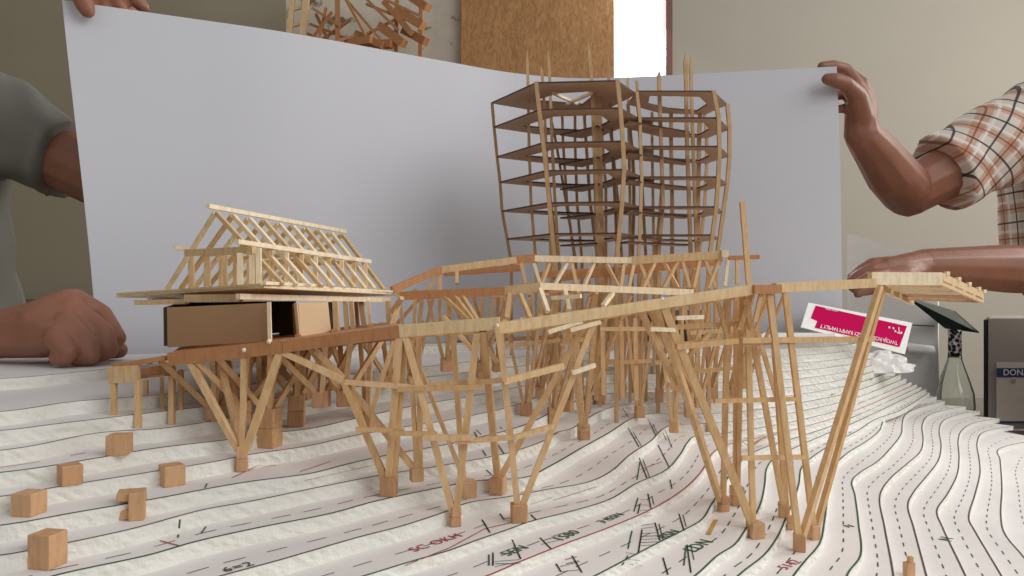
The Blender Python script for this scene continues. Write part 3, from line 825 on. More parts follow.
pts = [P(758,337,1.225), P(835,338,1.235), P(842,330,1.262), P(764,328,1.262)]
zz = EYE-H[0]
add_poly_slab(bm, [Vector((p.x, p.y, zz+.003+.006*(i % 2))) for i, p in enumerate(pts)], Vector((0, 0, .004)))
tag(obj('paper_strip', bm, M['white']), 'strip of white paper lying on the back edge of the hill', 'paper')
# dark carton and black bag at the back of the hill, behind the legs
def on_hill(name, c0, sx, sy, sz, mat, label, cat, taper=1, lid=None):
    z = min(drop(Vector((c0.x+dx*sx/2, c0.y+dy*sy/2, 0))) for dx in (-1, 1) for dy in (-1, 1))
    z = max(drop(Vector((c0.x+dx*sx/2, c0.y+dy*sy/2, 0))) for dx in (-1, 0, 1) for dy in (-1, 0, 1))
    t = thing(name, label, cat, Vector((c0.x, c0.y, z)))
    bm = bmesh.new(); add_box(bm, (c0.x, c0.y, z+sz/2), sx, sy, sz, .05, taper); bevel(bm, .002, 2); obj('box_body', bm, mat, t)
    if lid:
        bm = bmesh.new(); add_box(bm, (c0.x, c0.y, z+sz+.004), sx*1.05, sy*1.05, .008, .05); bevel(bm, .001); obj('box_lid', bm, lid, t)
    return t
M['black'] = plain('black_plastic', rgb(30,28,28), .45)
on_hill('carton_box', P(613,345,1.262), .05, .035, .050, M['carton'], 'small brown carton standing behind the tower legs', 'box', .96, M['board'])
on_hill('black_case', P(668,345,1.262), .105, .04, .040, M['black'], 'long black case with grey lid behind the tower legs', 'case', .92, M['steel'])
on_hill('black_case', P(584,346,1.262), .030, .035, .030, M['black'], 'little black case left of the brown carton', 'case', .92)

# side table with box, bottle and archive box
ST = EYE-.345
M['grey_top'] = plain('grey_laminate', rgb(120,112,104), .5, var=.04)
side = thing('side_table', 'grey side table at the back right under the bottle and archive box', 'table', (1.15, 2.27, 0))
box('table_top', (1.18, 2.27, ST-.0125), .92, .58, .025, M['grey_top'], side, 0, .003)
for sx in (-.36, .36):
    for sy in (-.25, .25): box('leg', (1.15+sx, 2.27+sy, (ST-.025)/2), .04, .04, ST-.025, M['steel'], side, 0, .002)
bottle = thing('wine_bottle', 'empty clear glass wine bottle with black foil neck', 'bottle', (1.118, 2.02, ST))
gm, nt, b = new_mat('clear_glass'); b.inputs['Transmission Weight'].default_value = 1; b.inputs['Roughness'].default_value = .03; b.inputs['IOR'].default_value = 1.42; b.inputs['Base Color'].default_value = (.93,.97,.95,1)
bm = bmesh.new(); add_lathe(bm, [(.036,0),(.044,.003),(.046,.010),(.046,.060),(.044,.085),(.035,.115),(.024,.148),(.0170,.170),(.0150,.186),(.0128,.186),(.0148,.170),(.0215,.148),(.0325,.115),(.0415,.085),(.0435,.060),(.0435,.012),(.040,.006)], (1.118,2.02,ST), 40); obj('bottle_body', bm, gm, bottle, True)
fm, nt, b = new_mat('black_foil'); b.inputs['Metallic'].default_value = .7; b.inputs['Roughness'].default_value = .35
tc = nd(nt, 'ShaderNodeTexCoord'); v = nd(nt, 'ShaderNodeTexVoronoi', Scale=110.0); nt.links.new(tc.outputs['Object'], v.inputs['Vector'])
r = nd(nt, 'ShaderNodeValToRGB'); r.color_ramp.elements[0].color = (.02,.02,.025,1); r.color_ramp.elements[1].color = (.65,.66,.68,1); r.color_ramp.elements[0].position = .45; r.color_ramp.elements[1].position = .62
nt.links.new(v.outputs['Distance'], r.inputs[0]); nt.links.new(r.outputs[0], b.inputs['Base Color'])
bm = bmesh.new(); add_lathe(bm, [(.0155,.176),(.0158,.190),(.0150,.225),(.0158,.236),(.0158,.244),(.013,.246)], (1.118,2.02,ST), 28); obj('foil_cap', bm, fm, bottle, True)
arch = thing('archive_box', 'grey archive box with blue and white label, at the right edge', 'box', (1.29, 2.06, ST))
M['arch'] = plain('grey_box', rgb(158,150,142), .6, var=.03)
x0, x1 = (988-CX)/F*2.0, 1.40
zt_ = EYE-(318-CY)/F*2.0
def arch_slab(name, a, b, z0, z1, d0, vec, mat):
    bm = bmesh.new(); add_poly_slab(bm, [Vector((a,d0,z0)), Vector((b,d0,z0)), Vector((b,d0,z1)), Vector((a,d0,z1))], vec); bevel(bm, .0012); return obj(name, bm, mat, arch)
arch_slab('box_body', x0, x1, ST, zt_, 2.0, Vector((.13,.2,0)), M['arch'])
arch_slab('box_flap', x0-.011, x0-.002, ST, zt_-.004, 2.0, Vector((.13,.2,0)), M['black'])
def ap(x, y, d): 
    p = P(x, y, 2.0); return Vector((p.x, 1.999-d, p.z))
def flat(name, x0, y0, x1, y1, lift, mat, parent):
    bm = bmesh.new(); add_poly_slab(bm, [ap(x0,y1,lift), ap(x1,y1,lift), ap(x1,y0,lift), ap(x0,y0,lift)], Vector((0,.001,0))); return obj(name, bm, mat, parent)
M['label_grey'] = plain('label_paper', rgb(206,196,184), .6)
M['label_blue'] = plain('label_blue', rgb(38,66,110), .6)
flat('spine_label', 996, 362, 1042, 422, .001, M['label_grey'], arch)
flat('label_band', 996, 368, 1042, 377, .002, M['label_blue'], arch)
flat('label_band', 996, 421, 1042, 423, .002, M['label_blue'], arch)
flat('label_mark', 1011, 379, 1015, 383, .002, M['arch'], arch)
text('label_lettering', 'DONAU', .0215, ap(1018,372.5,.0035), Vector((1,0,0)), Vector((0,0,1)), M['print_white'], arch)

wb = thing('white_carton', 'tall white carton behind the raised platform at the back right', 'box', P(895,427,2.1))
wz = ST
bm = bmesh.new()
add_poly_slab(bm, [P(847,234,2.08), P(938,257,2.10), Vector((P(938,257,2.10).x, 2.10, wz+.0)), Vector((P(847,234,2.08).x, 2.08, wz+.0))], Vector((.04,.07,0)))
obj('carton_body', bm, M['white'], wb)
bm = bmesh.new(); add_stick(bm, P(908,325,2.087), P(934,326,2.095), .003); obj('carton_slot', bm, M['steel'], wb)
bm = bmesh.new()
add_poly_slab(bm, [P(909,350,2.03), P(936,352,2.05), P(934,346,2.098), P(905,342,2.09)], Vector((0,0,-.004))); obj('carton_flap', bm, M['white'], wb)
M['bluewhite'] = plain('pale_blue_card', rgb(206,214,224), .6)
tag(box('small_carton', (P(923,385,1.82).x, 2.01, ST+.06), .06, .05, .12, M['bluewhite'], None, .1, .002), 'small pale blue-white carton standing left of the bottle', 'box')
fl = bmesh.new()
M['darkgreen'] = plain('dark_green_print', rgb(30,48,42), .35, var=.5, vscale=40)
add_poly_slab(fl, [P(906,297,1.92), P(945,328.5,2.0), P(979,333,2.03), P(955,312,2.1)], Vector((0,0,.003)))
tag(obj('dark_leaflet', fl, M['darkgreen']), 'dark green folded leaflet lying on top of the bottle', 'leaflet')

# ------------------------------------------------------------------ tables
M['table'] = plain('table_board', rgb(150,128,104), .6, var=.08, vscale=6)
TZ = EYE-TABLE_H
for nm, lab, x0, x1, y0, y1 in (('work_table', 'long front work table under the foam hillside', -1.05, 1.03, .02, .93), ('work_table', 'rear work table under the back half of the foam hillside', -.42, 1.03, .94, 1.74)):
    t = thing(nm, lab, 'table', ((x0+x1)/2, (y0+y1)/2, 0))
    box('table_top', ((x0+x1)/2, (y0+y1)/2, TZ-.015), x1-x0, y1-y0, .03, M['table'], t, 0, .002)
    for sx in (x0+.05, x1-.05):
        for sy in (y0+.05, y1-.05): box('leg', (sx, sy, (TZ-.03)/2), .05, .05, TZ-.03, M['table'], t, 0, .002)

# ------------------------------------------------------------------ people
def capsule(bm, p0, r0, p1, r1, sub=2):
    t = bmesh.new()
    for p, r in ((p0, r0), (p1, r1)):
        a = bmesh.ops.create_icosphere(t, subdivisions=sub, radius=r)
        bmesh.ops.translate(t, verts=a['verts'], vec=p)
    h = bmesh.ops.convex_hull(t, input=t.verts[:])
    dead = [g for g in h['geom_interior'] if isinstance(g, bmesh.types.BMVert)]
    bmesh.ops.delete(t, geom=dead, context='VERTS')
    me = bpy.data.meshes.new('c'); t.to_mesh(me); t.free(); bm.from_mesh(me); bpy.data.meshes.remove(me)
def chain(bm, pts):
    for (a, ra), (b, rb) in zip(pts, pts[1:]): capsule(bm, a, ra, b, rb)
def frustum(bm, p0, r0, p1, r1, seg=28, cap=True):
    z = (p1-p0).normalized(); x = z.orthogonal().normalized(); y = z.cross(x)
    A = [bm.verts.new(p0+(x*math.cos(2*math.pi*i/seg)+y*math.sin(2*math.pi*i/seg))*r0) for i in range(seg)]
    B = [bm.verts.new(p1+(x*math.cos(2*math.pi*i/seg)+y*math.sin(2*math.pi*i/seg))*r1) for i in range(seg)]
    for i in range(seg): bm.faces.new((A[i], A[(i+1) % seg], B[(i+1) % seg], B[i]))
    bm.faces.new(A[::-1]); bm.faces.new(B)
def fuse(name, bm, voxel, mat, parent, smooth=3, disp=None):
    me = bpy.data.meshes.new('tmp'); bmesh.ops.recalc_face_normals(bm, faces=bm.faces[:]); bm.to_mesh(me); bm.free()
    o = bpy.data.objects.new('tmp', me); COL.objects.link(o)
    m = o.modifiers.new('r', 'REMESH'); m.mode = 'VOXEL'; m.voxel_size = voxel
    if smooth:
        s = o.modifiers.new('s', 'SMOOTH'); s.iterations = smooth; s.factor = .5
    bpy.context.view_layer.update()
    me2 = bpy.data.meshes.new_from_object(o.evaluated_get(bpy.context.evaluated_depsgraph_get()))
    bpy.data.objects.remove(o); bpy.data.meshes.remove(me)
    b2 = bmesh.new(); b2.from_mesh(me2); bpy.data.meshes.remove(me2)
    if disp:
        b2.normal_update()
        for v in b2.verts: v.co += v.normal*disp(v.co)
    return obj(name, b2, mat, parent, True)

def head(bm, c, face):
    "a head looking along face: skull, jaw, nose, ears, lips, brow"
    f = face.normalized(); up = Vector((0,0,1)); s = f.cross(up).normalized()
    capsule(bm, c+up*.03-f*.01, .085, c-up*.01+f*.005, .078)
    capsule(bm, c-up*.02+f*.03, .062, c-up*.085+f*.055, .036)
    chain(bm, [(c+up*.012+f*.088, .009), (c-up*.028+f*.106, .014)])
    for k in (-1, 1):
        chain(bm, [(c+s*k*.084+up*.01-f*.005, .016), (c+s*k*.083-up*.025, .012)])
        chain(bm, [(c+s*k*.018+up*.022+f*.087, .010), (c+s*k*.046+up*.020+f*.074, .010)])
    chain(bm, [(c-s*.022-up*.055+f*.082, .008), (c+s*.022-up*.055+f*.082, .008)])
def face_parts(c, face, parent, hairmat):
    f = face.normalized(); up = Vector((0,0,1)); s = f.cross(up).normalized()
    for k in (-1, 1):
        bm = bmesh.new(); bmesh.ops.create_uvsphere(bm, u_segments=12, v_segments=8, radius=.011)
        bmesh.ops.translate(bm, verts=bm.verts[:], vec=c+s*k*.031+up*.004+f*.079); e = obj('eye', bm, M['white'], parent, True)
        bm = bmesh.new(); bmesh.ops.create_uvsphere(bm, u_segments=12, v_segments=8, radius=.0055)
        bmesh.ops.translate(bm, verts=bm.verts[:], vec=c+s*k*.031+up*.003+f*.0865); obj('pupil', bm, M['black'], e, True)
    bm = bmesh.new(); capsule(bm, c+up*.045-f*.022, .088, c+up*.0-f*.035, .082); fuse('hair', bm, .006, hairmat, parent, 2)

# --- man on the right in the checked shirt
mr = thing('person', 'person in a checked shirt holding the right edge of the white sheet', 'person', (1.40, 1.74, 0))
bm = bmesh.new()
S1, E1, W1 = Vector((1.055,1.60,1.385)), P(908,192,1.55), P(862,134,1.345)
S2, E2, W2 = Vector((1.25,1.74,1.385)), P(1045,270,1.56), P(922,266,1.45)
mid1 = E1.lerp(W1, .4)
chain(bm, [(S1,.062), (S1.lerp(E1,.55),.054), (E1,.048)])
chain(bm, [(E1,.049), (mid1+Vector((0,0,-.004)),.046), (E1.lerp(W1,.75),.037), (W1,.030)])
chain(bm, [(S2,.062), (E2,.047)]); chain(bm, [(E2,.048), (E2.lerp(W2,.35),.046), (E2.lerp(W2,.75),.037), (W2,.031)])
# upper hand
chain(bm, [(W1,.029), (P(859,100,1.335),.023), (P(855,86,1.33),.014)])
chain(bm, [(W1,.026), (P(866,108,1.345),.019), (P(866,92,1.345),.013)])
chain(bm, [(W1,.024), (P(862,100,1.342),.020), (P(861,84,1.342),.013)])
chain(bm, [(P(862,118,1.33),.019), (P(857,96,1.308),.0165), (P(846,84,1.285),.0125), (P(834,80,1.2765),.0115), (P(827,79,1.278),.0092)])
for a in ([(855,84,1.335,.0125),(846,70,1.34,.011),(833,66,1.328,.010),(822,66.5,1.322,.0085)], [(861,84,1.342,.0125),(852,76,1.352,.011),(838,79,1.338,.010),(828,82,1.326,.0085)],
          [(865,94,1.345,.012),(856,90,1.358,.0105),(843,94,1.342,.0095),(834,96,1.327,.008)], [(866,106,1.345,.011),(857,104,1.355,.0095),(847,108,1.34,.0085),(840,109,1.325,.0075)]):
    chain(bm, [(P(x,y,d), r) for x,y,d,r in a])
# lower hand
chain(bm, [(W2,.030), (P(900,268,1.415),.024), (P(886,266,1.40),.015)])
chain(bm, [(W2,.026), (P(902,276,1.40),.021), (P(886,276,1.385),.014)])
for i, a in enumerate(([(888,263,1.41,.0125),(872,264,1.40,.0115),(859,271,1.395,.010),(852,277,1.392,.0085)], [(887,268,1.40,.0125),(871,270,1.385,.0115),(858,276,1.38,.010),(851,281,1.378,.0085)],
          [(886,274,1.385,.012),(871,277,1.365,.011),(859,283,1.36,.0095),(853,288,1.36,.008)], [(887,281,1.375,.011),(874,285,1.352,.0095),(864,290,1.35,.0085),(858,294,1.35,.0075)])):
    chain(bm, [(P(x,y,d), r) for x,y,d,r in a])
chain(bm, [(P(910,275,1.44),.018), (P(890,284,1.44),.015), (P(874,288,1.435),.012), (P(864,291,1.43),.0095)])
# trunk, legs, head
hipc = Vector((1.40,1.74,.93))
chain(bm, [(Vector((1.165,1.70,1.32)),.105), (Vector((1.185,1.71,1.14)),.11), (hipc,.125)])
chain(bm, [(S1,.06), (Vector((1.17,1.70,1.395)),.08), (S2,.06)])
chain(bm, [(Vector((1.20,1.70,1.40)),.06), (Vector((1.235,1.68,1.54)),.055)])
head(bm, Vector((1.25,1.66,1.63)), Vector((-.6,-.8,-.15)))
for k in (-1, 1):
    hip = hipc+Vector((.02,.09*k,-.03)); kn = Vector((1.40,1.74+.11*k,.50)); an = Vector((1.46,1.74+.12*k,.085))
    chain(bm, [(hip,.085), (kn,.058), (kn.lerp(an,.35),.055), (an,.042)])
    chain(bm, [(an+Vector((0,0,-.04)),.042), (an+Vector((-.14,-.03,-.05)),.033)])
fuse('body', bm, .0030, M['skin_r'], mr, 2)
face_parts(Vector((1.25,1.66,1.63)), Vector((-.6,-.8,-.15)), mr, plain('grey_hair', rgb(96,86,76), .8))
def plaid():
    m, nt, b = new_mat('checked_cotton')
    tc = nd(nt, 'ShaderNodeTexCoord'); sep = nd(nt, 'ShaderNodeSeparateXYZ')
    mp = nd(nt, 'ShaderNodeMapping'); nt.links.new(tc.outputs['Object'], mp.inputs[0]); nt.links.new(mp.outputs[0], sep.inputs[0])
    def band(axis, period, lo, hi, ph=0):
        a = nd(nt, 'ShaderNodeMath', operation='MULTIPLY'); nt.links.new(sep.outputs[axis], a.inputs[0]); a.inputs[1].default_value = 1/period
        b_ = nd(nt, 'ShaderNodeMath', operation='ADD'); nt.links.new(a.outputs[0], b_.inputs[0]); b_.inputs[1].default_value = ph+50
        f = nd(nt, 'ShaderNodeMath', operation='FRACT'); nt.links.new(b_.outputs[0], f.inputs[0])
        g = nd(nt, 'ShaderNodeMath', operation='GREATER_THAN'); nt.links.new(f.outputs[0], g.inputs[0]); g.inputs[1].default_value = lo
        h = nd(nt, 'ShaderNodeMath', operation='LESS_THAN'); nt.links.new(f.outputs[0], h.inputs[0]); h.inputs[1].default_value = hi
        k = nd(nt, 'ShaderNodeMath', operation='MULTIPLY'); nt.links.new(g.outputs[0], k.inputs[0]); nt.links.new(h.outputs[0], k.inputs[1])
        return k.outputs[0]
    col = None
    base = nd(nt, 'ShaderNodeRGB'); base.outputs[0].default_value = rgb(218,206,196); col = base.outputs[0]
    for axis, per, lo, hi, ph, c, fac in ((2,.062,.0,.30,0,rgb(190,128,92),.6), (0,.062,.0,.30,.2,rgb(190,128,92),.6), (2,.062,.36,.44,0,rgb(236,230,224),.8), (0,.062,.36,.44,.2,rgb(236,230,224),.8),
                                          (2,.062,.12,.17,0,rgb(120,60,44),.7), (0,.062,.12,.17,.2,rgb(120,60,44),.7), (2,.062,.66,.72,0,rgb(48,44,48),.9), (0,.062,.66,.72,.2,rgb(48,44,48),.9)):
        mx = nd(nt, 'ShaderNodeMixRGB'); s_ = nd(nt, 'ShaderNodeMath', operation='MULTIPLY'); nt.links.new(band(axis, per, lo, hi, ph), s_.inputs[0]); s_.inputs[1].default_value = fac
        nt.links.new(s_.outputs[0], mx.inputs[0]); nt.links.new(col, mx.inputs[1]); mx.inputs[2].default_value = c; col = mx.outputs[0]
    nt.links.new(col, b.inputs['Base Color']); b.inputs['Roughness'].default_value = .85
    return m, mp
def wrinkle(amp, f=26):
    def d(p): return amp*(math.sin(p.x*f+p.z*f*.7)+.6*math.sin(p.z*f*1.7-p.y*f*1.1)+.4*math.sin(p.x*f*2.3+p.y*f*1.9))
    return d
mat_t, mp = plaid()
bm = bmesh.new()
chain(bm, [(Vector((1.165,1.70,1.32)),.122), (Vector((1.18,1.705,1.15)),.128), (Vector((1.34,1.73,.98)),.138)])
chain(bm, [(S1+Vector((.02,.02,.0)),.078), (Vector((1.17,1.70,1.39)),.092), (S2,.078)])
mp.inputs['Rotation'].default_value = (0, .1, math.radians(50))
shirt = fuse('shirt', bm, .006, mat_t, mr, 4, wrinkle(.003))
mat_s, mp = plaid(); mp.inputs['Rotation'].default_value = (0, math.radians(-38), 0)
cuff = E1.lerp(S1, .27)
bm = bmesh.new(); dS = (S1-cuff).normalized()
frustum(bm, cuff, .075, S1+dS*.0, .090); capsule(bm, S1, .090, S1+dS*.06, .085)
frustum(bm, cuff-dS*.004, .079, cuff+dS*.030, .080)
fuse('sleeve', bm, .005, mat_s, shirt, 2, wrinkle(.0028, 34))
bm = bmesh.new(); cuff2 = E2.lerp(S2, .42); dS2 = (S2-cuff2).normalized()
frustum(bm, cuff2, .068, S2, .08); capsule(bm, S2, .08, S2+dS2*.04, .07)
fuse('sleeve', bm, .006, mat_s, shirt, 2, wrinkle(.0028, 34))
M['trousers'] = plain('dark_trousers', rgb(58,60,70), .85)
def trousers(parent, hipc, kz, ank, axis, mat):
    bm = bmesh.new()
    capsule(bm, hipc+Vector((0,0,.02)), .138, hipc+Vector((0,0,-.03)), .138)
    for k in (-1, 1):
        a, b, c = hipc+axis*.09*k+Vector((0,0,-.03)), Vector((kz[0],kz[1],kz[2]))+axis*.11*k, Vector((ank[0],ank[1],ank[2]))+axis*.12*k
        capsule(bm, a, .098, b, .075); frustum(bm, b, .075, c, .066)
        capsule(bm, b, .074, b, .074)
    fuse('trousers', bm, .008, mat, parent, 3, wrinkle(.003))
trousers(mr, hipc, (1.40,1.74,.50), (1.455,1.74,.10), Vector((0,1,0)), M['trousers'])

# --- man on the left in the grey shirt
ml = thing('person', 'person in a grey T-shirt leaning on the hill with one fist', 'person', (-.93, 1.27, 0))
bm = bmesh.new()
SL, EL, WL = Vector((-.865,1.27,1.335)), P(118,187,1.21), P(112,-55,1.10)
SR, ER, WR = Vector((-1.05,1.20,1.29)), Vector((-.845,.985,1.02)), P(2,334,.875)
chain(bm, [(SL,.06), (SL.lerp(EL,.6),.050), (EL,.044)]); chain(bm, [(EL,.043), (EL.lerp(WL,.3),.044), (WL,.029)])
chain(bm, [(SR,.06), (ER,.044)]); chain(bm, [(ER,.044), (ER.lerp(WR,.35),.042), (ER.lerp(WR,.8),.030), (WR,.0275)])
# fist
chain(bm, [(WR,.0275), (P(40,326,.87),.029), (P(68,304,.875),.0175)])
chain(bm, [(WR,.026), (P(44,334,.855),.026), (P(60,336,.835),.0165)])
chain(bm, [(P(40,328,.86),.026), (P(69,318,.86),.019)])
for a in ([(74,301,.890,.0150),(101,314,.897,.0118),(117,338,.886,.0102),(106,352,.876,.009)], [(72,310,.866,.0142),(103,332,.864,.0118),(109,350,.856,.0102),(94,356,.852,.009)],
          [(66,324,.842,.0138),(89,345,.836,.0112),(91,356,.832,.0092),(76,358,.834,.0085)], [(56,338,.822,.0125),(69,352,.816,.0098),(66,358,.816,.008),(56,358,.822,.0078)]):
    chain(bm, [(P(x,y,d), r) for x,y,d,r in a])
chain(bm, [(P(40,336,.885),.020), (P(75,340,.91),.0155), (P(102,349,.915),.012), (P(119,350,.91),.010)])
# hand over the top corner of the sheet
def sd(x): return sheet_d(x)
chain(bm, [(WL,.028), (P(100,-40,1.065),.022), (P(104,-28,1.06),.014)])
chain(bm, [(WL,.026), (P(90,-42,1.055),.021), (P(88,-28,1.045),.014)])
chain(bm, [(P(88,-52,1.04),.019), (P(76,-28,1.01),.0155), (P(80,-8,sd(80)-.015),.0125), (P(85,5,sd(85)-.0125),.0115), (P(87.5,11,sd(87)-.011),.0092)])
for a in ([(108,-32),(124,-16),(136,0),(143,7)], [(102,-26),(112,-8),(119,6),(124,14)], [(94,-22),(101,-4),(105,10),(107,18)], [(86,-20),(90,-4),(92,9),(93,18)]):
    chain(bm, [(P(x, y, sd(max(x,64))+.016+.010*(i == 1)), r) for i, ((x,y), r) in enumerate(zip(a, (.0125,.011,.010,.0085)))])
hl = Vector((-.93,1.27,.93))
chain(bm, [(Vector((-.935,1.25,1.28)),.115), (Vector((-.93,1.27,1.10)),.115), (hl,.125)])
chain(bm, [(SL,.06), (Vector((-.955,1.24,1.335)),.08), (SR,.06)])
hc = Vector((-.95,1.16,1.60))
chain(bm, [(Vector((-.945,1.22,1.40)),.06), (Vector((-.95,1.185,1.52)),.055)])
head(bm, hc, Vector((.3,-1,-.2)))
for k in (-1, 1):
    hip = hl+Vector((.09*k,0,-.03)); kn = Vector((-.93+.11*k,1.25,.50)); an = Vector((-.93+.12*k,1.30,.085))
    chain(bm, [(hip,.085), (kn,.058), (kn.lerp(an,.35),.055), (an,.042)])
    chain(bm, [(an+Vector((0,0,-.04)),.042), (an+Vector((0,-.15,-.05)),.033)])
fuse('body', bm, .0028, M['skin_l'], ml, 2)
face_parts(hc, Vector((.3,-1,-.2)), ml, plain('brown_hair', rgb(70,56,44), .8))
M['tee'] = plain('grey_jersey', rgb(128,126,118), .9, var=.08, vscale=7)
bm = bmesh.new()
chain(bm, [(Vector((-.945,1.25,1.27)),.134), (Vector((-.94,1.27,1.10)),.138), (Vector((-.93,1.27,.97)),.145)])
chain(bm, [(SL+Vector((-.02,0,0)),.074), (Vector((-.96,1.24,1.325)),.10), (SR,.082)])
tee = fuse('t_shirt', bm, .006, M['tee'], ml, 4, wrinkle(.005, 30))
cl = SL.lerp(EL, .66); dl = (SL-cl).normalized()
bm = bmesh.new(); frustum(bm, cl, .063, SL, .080); capsule(bm, SL, .080, SL+dl*.03, .074); frustum(bm, cl-dl*.002, .0665, cl+dl*.014, .0665)
fuse('sleeve', bm, .005, M['tee'], tee, 2, wrinkle(.0045, 42))
cr = SR.lerp(ER, .5); dr = (SR-cr).normalized()
bm = bmesh.new(); frustum(bm, cr, .066, SR, .082); capsule(bm, SR, .082, SR+dr*.03, .07)
fuse('sleeve', bm, .006, M['tee'], tee, 2, wrinkle(.004, 30))
trousers(ml, hl, (-.93,1.25,.50), (-.93,1.295,.10), Vector((1,0,0)), M['trousers'])

# ------------------------------------------------------------------ the room
YB = 3.2
def struct(name, bm, mat):
    o = obj(name, bm, mat); o['kind'] = 'structure'; return o
def sbox(name, x0, x1, y0, y1, z0, z1, mat):
    bm = bmesh.new(); add_box(bm, ((x0+x1)/2, (y0+y1)/2, (z0+z1)/2), x1-x0, y1-y0, z1-z0); return struct(name, bm, mat)
def bx(px): return (px-CX)/F*YB
M['wall_dim'] = plain('dim_wall_plaster', rgb(162,153,132), .9, var=.03, vscale=2)  # left side of the room: its weaker daylight is painted into the plaster
M['wall_lit'] = plain('lit_wall_plaster', rgb(178,171,158), .9, var=.02, vscale=2)  # window side: the stronger daylight is painted into the plaster
M['floor'] = plain('screed_floor', rgb(120,112,104), .8, var=.1, vscale=5)
def peeling():
    m, nt, b = new_mat('peeling_plaster')
    tc = nd(nt, 'ShaderNodeTexCoord'); n = nd(nt, 'ShaderNodeTexNoise', Scale=9.0, Detail=6.0, Roughness=.65)
    nt.links.new(tc.outputs['Object'], n.inputs['Vector']); r = nd(nt, 'ShaderNodeValToRGB'); e = r.color_ramp.elements
    e[0].position = .36; e[0].color = rgb(120,104,84); e[1].position = .42; e[1].color = rgb(204,198,182)
    k = e.new(.62); k.color = rgb(214,208,194); k = e.new(.68); k.color = rgb(186,170,144)
    nt.links.new(n.outputs['Fac'], r.inputs[0]); nt.links.new(r.outputs[0], b.inputs['Base Color']); b.inputs['Roughness'].default_value = .9
    return m
def osb():
    m, nt, b = new_mat('strand_board')
    tc = nd(nt, 'ShaderNodeTexCoord'); cols = None
    v = nd(nt, 'ShaderNodeTexVoronoi', Scale=16.0); mp = nd(nt, 'ShaderNodeMapping'); mp.inputs['Scale'].default_value = (2.2,1,.8); mp.inputs['Rotation'].default_value = (0,.5,0)
    n = nd(nt, 'ShaderNodeTexNoise', Scale=22.0, Detail=6.0, Distortion=2.5)
    nt.links.new(tc.outputs['Object'], mp.inputs[0]); nt.links.new(mp.outputs[0], v.inputs['Vector']); nt.links.new(mp.outputs[0], n.inputs['Vector'])
    r1 = nd(nt, 'ShaderNodeValToRGB'); r1.color_ramp.elements[0].color = rgb(150,104,58); r1.color_ramp.elements[1].color = rgb(182,134,82)
    nt.links.new(v.outputs['Color'], r1.inputs[0])
    r2 = nd(nt, 'ShaderNodeValToRGB'); r2.color_ramp.elements[0].color = rgb(140,96,52); r2.color_ramp.elements[1].color = rgb(188,140,88); r2.color_ramp.elements[0].position = .35; r2.color_ramp.elements[1].position = .66
    nt.links.new(n.outputs['Fac'], r2.inputs[0])
    mx = nd(nt, 'ShaderNodeMixRGB'); mx.inputs[0].default_value = .65; nt.links.new(r1.outputs[0], mx.inputs[1]); nt.links.new(r2.outputs[0], mx.inputs[2])
    nt.links.new(mx.outputs[0], b.inputs['Base Color']); b.inputs['Roughness'].default_value = .6
    return m
WT = 3.0
sbox('wall_back_left', -2.7, bx(286), YB, YB+.1, 0, WT, M['wall_dim'])
sbox('wall_back_middle', bx(286), bx(612), YB, YB+.1, 0, WT, peeling())
sbox('wall_back_right', bx(671), 3.3, YB, YB+.1, 0, WT, M['wall_lit'])
sbox('wall_back_below', bx(612), bx(671), YB, YB+.1, 0, EYE-.1, M['wall_lit'])
sbox('wall_back_above', bx(612), bx(671), YB, YB+.1, 2.75, WT, M['wall_lit'])
sbox('wall_left', -2.8, -2.7, -2.6, YB+.1, 0, WT, M['wall_dim'])
sbox('wall_right', 3.3, 3.4, -2.6, YB+.1, 0, WT, M['wall_lit'])
sbox('floor', -2.8, 3.4, -2.6, YB+.1, -.1, 0, M['floor'])
sm, nt, b = new_mat('bright_sky_glass'); b.inputs['Emission Color'].default_value = (.97,.98,1,1); b.inputs['Emission Strength'].default_value = 5; b.inputs['Base Color'].default_value = (.8,.8,.8,1)
sbox('window_1', bx(610), bx(666), YB+.05, YB+.06, EYE-.1, 2.75, sm)
M['window_trim'] = plain('red_brown_trim', rgb(120,80,68), .5)
sbox('trim_1', bx(665), bx(671.5), YB-.02, YB+.09, EYE-.1, 2.75, M['window_trim'])
sbox('trim_2', bx(608), bx(613), YB+.0, YB+.09, EYE-.1, 2.75, M['window_trim'])
bm = bmesh.new(); add_box(bm, (bx(537), YB-.04, 1.45), bx(612.5)-bx(461), .03, 2.9); bevel(bm, .003)
tag(obj('strand_board_panel', bm, osb()), 'tall brown strand board panel leaning beside the bright window', 'panel')
# low ledge at the back left
bm = bmesh.new(); add_box(bm, (-2.02, YB-.25, .49), 1.1, .30, .98)
ledge = thing('low_cabinet', 'low grey cabinet along the back wall behind the person in grey', 'cabinet', (-2.02, YB-.25, 0))
obj('cabinet_body', bm, plain('grey_cabinet', rgb(122,122,110), .7), ledge)
box('cabinet_top', (-2.02, YB-.26, 1.0), 1.14, .34, .03, M['steel'], ledge, 0, .003)
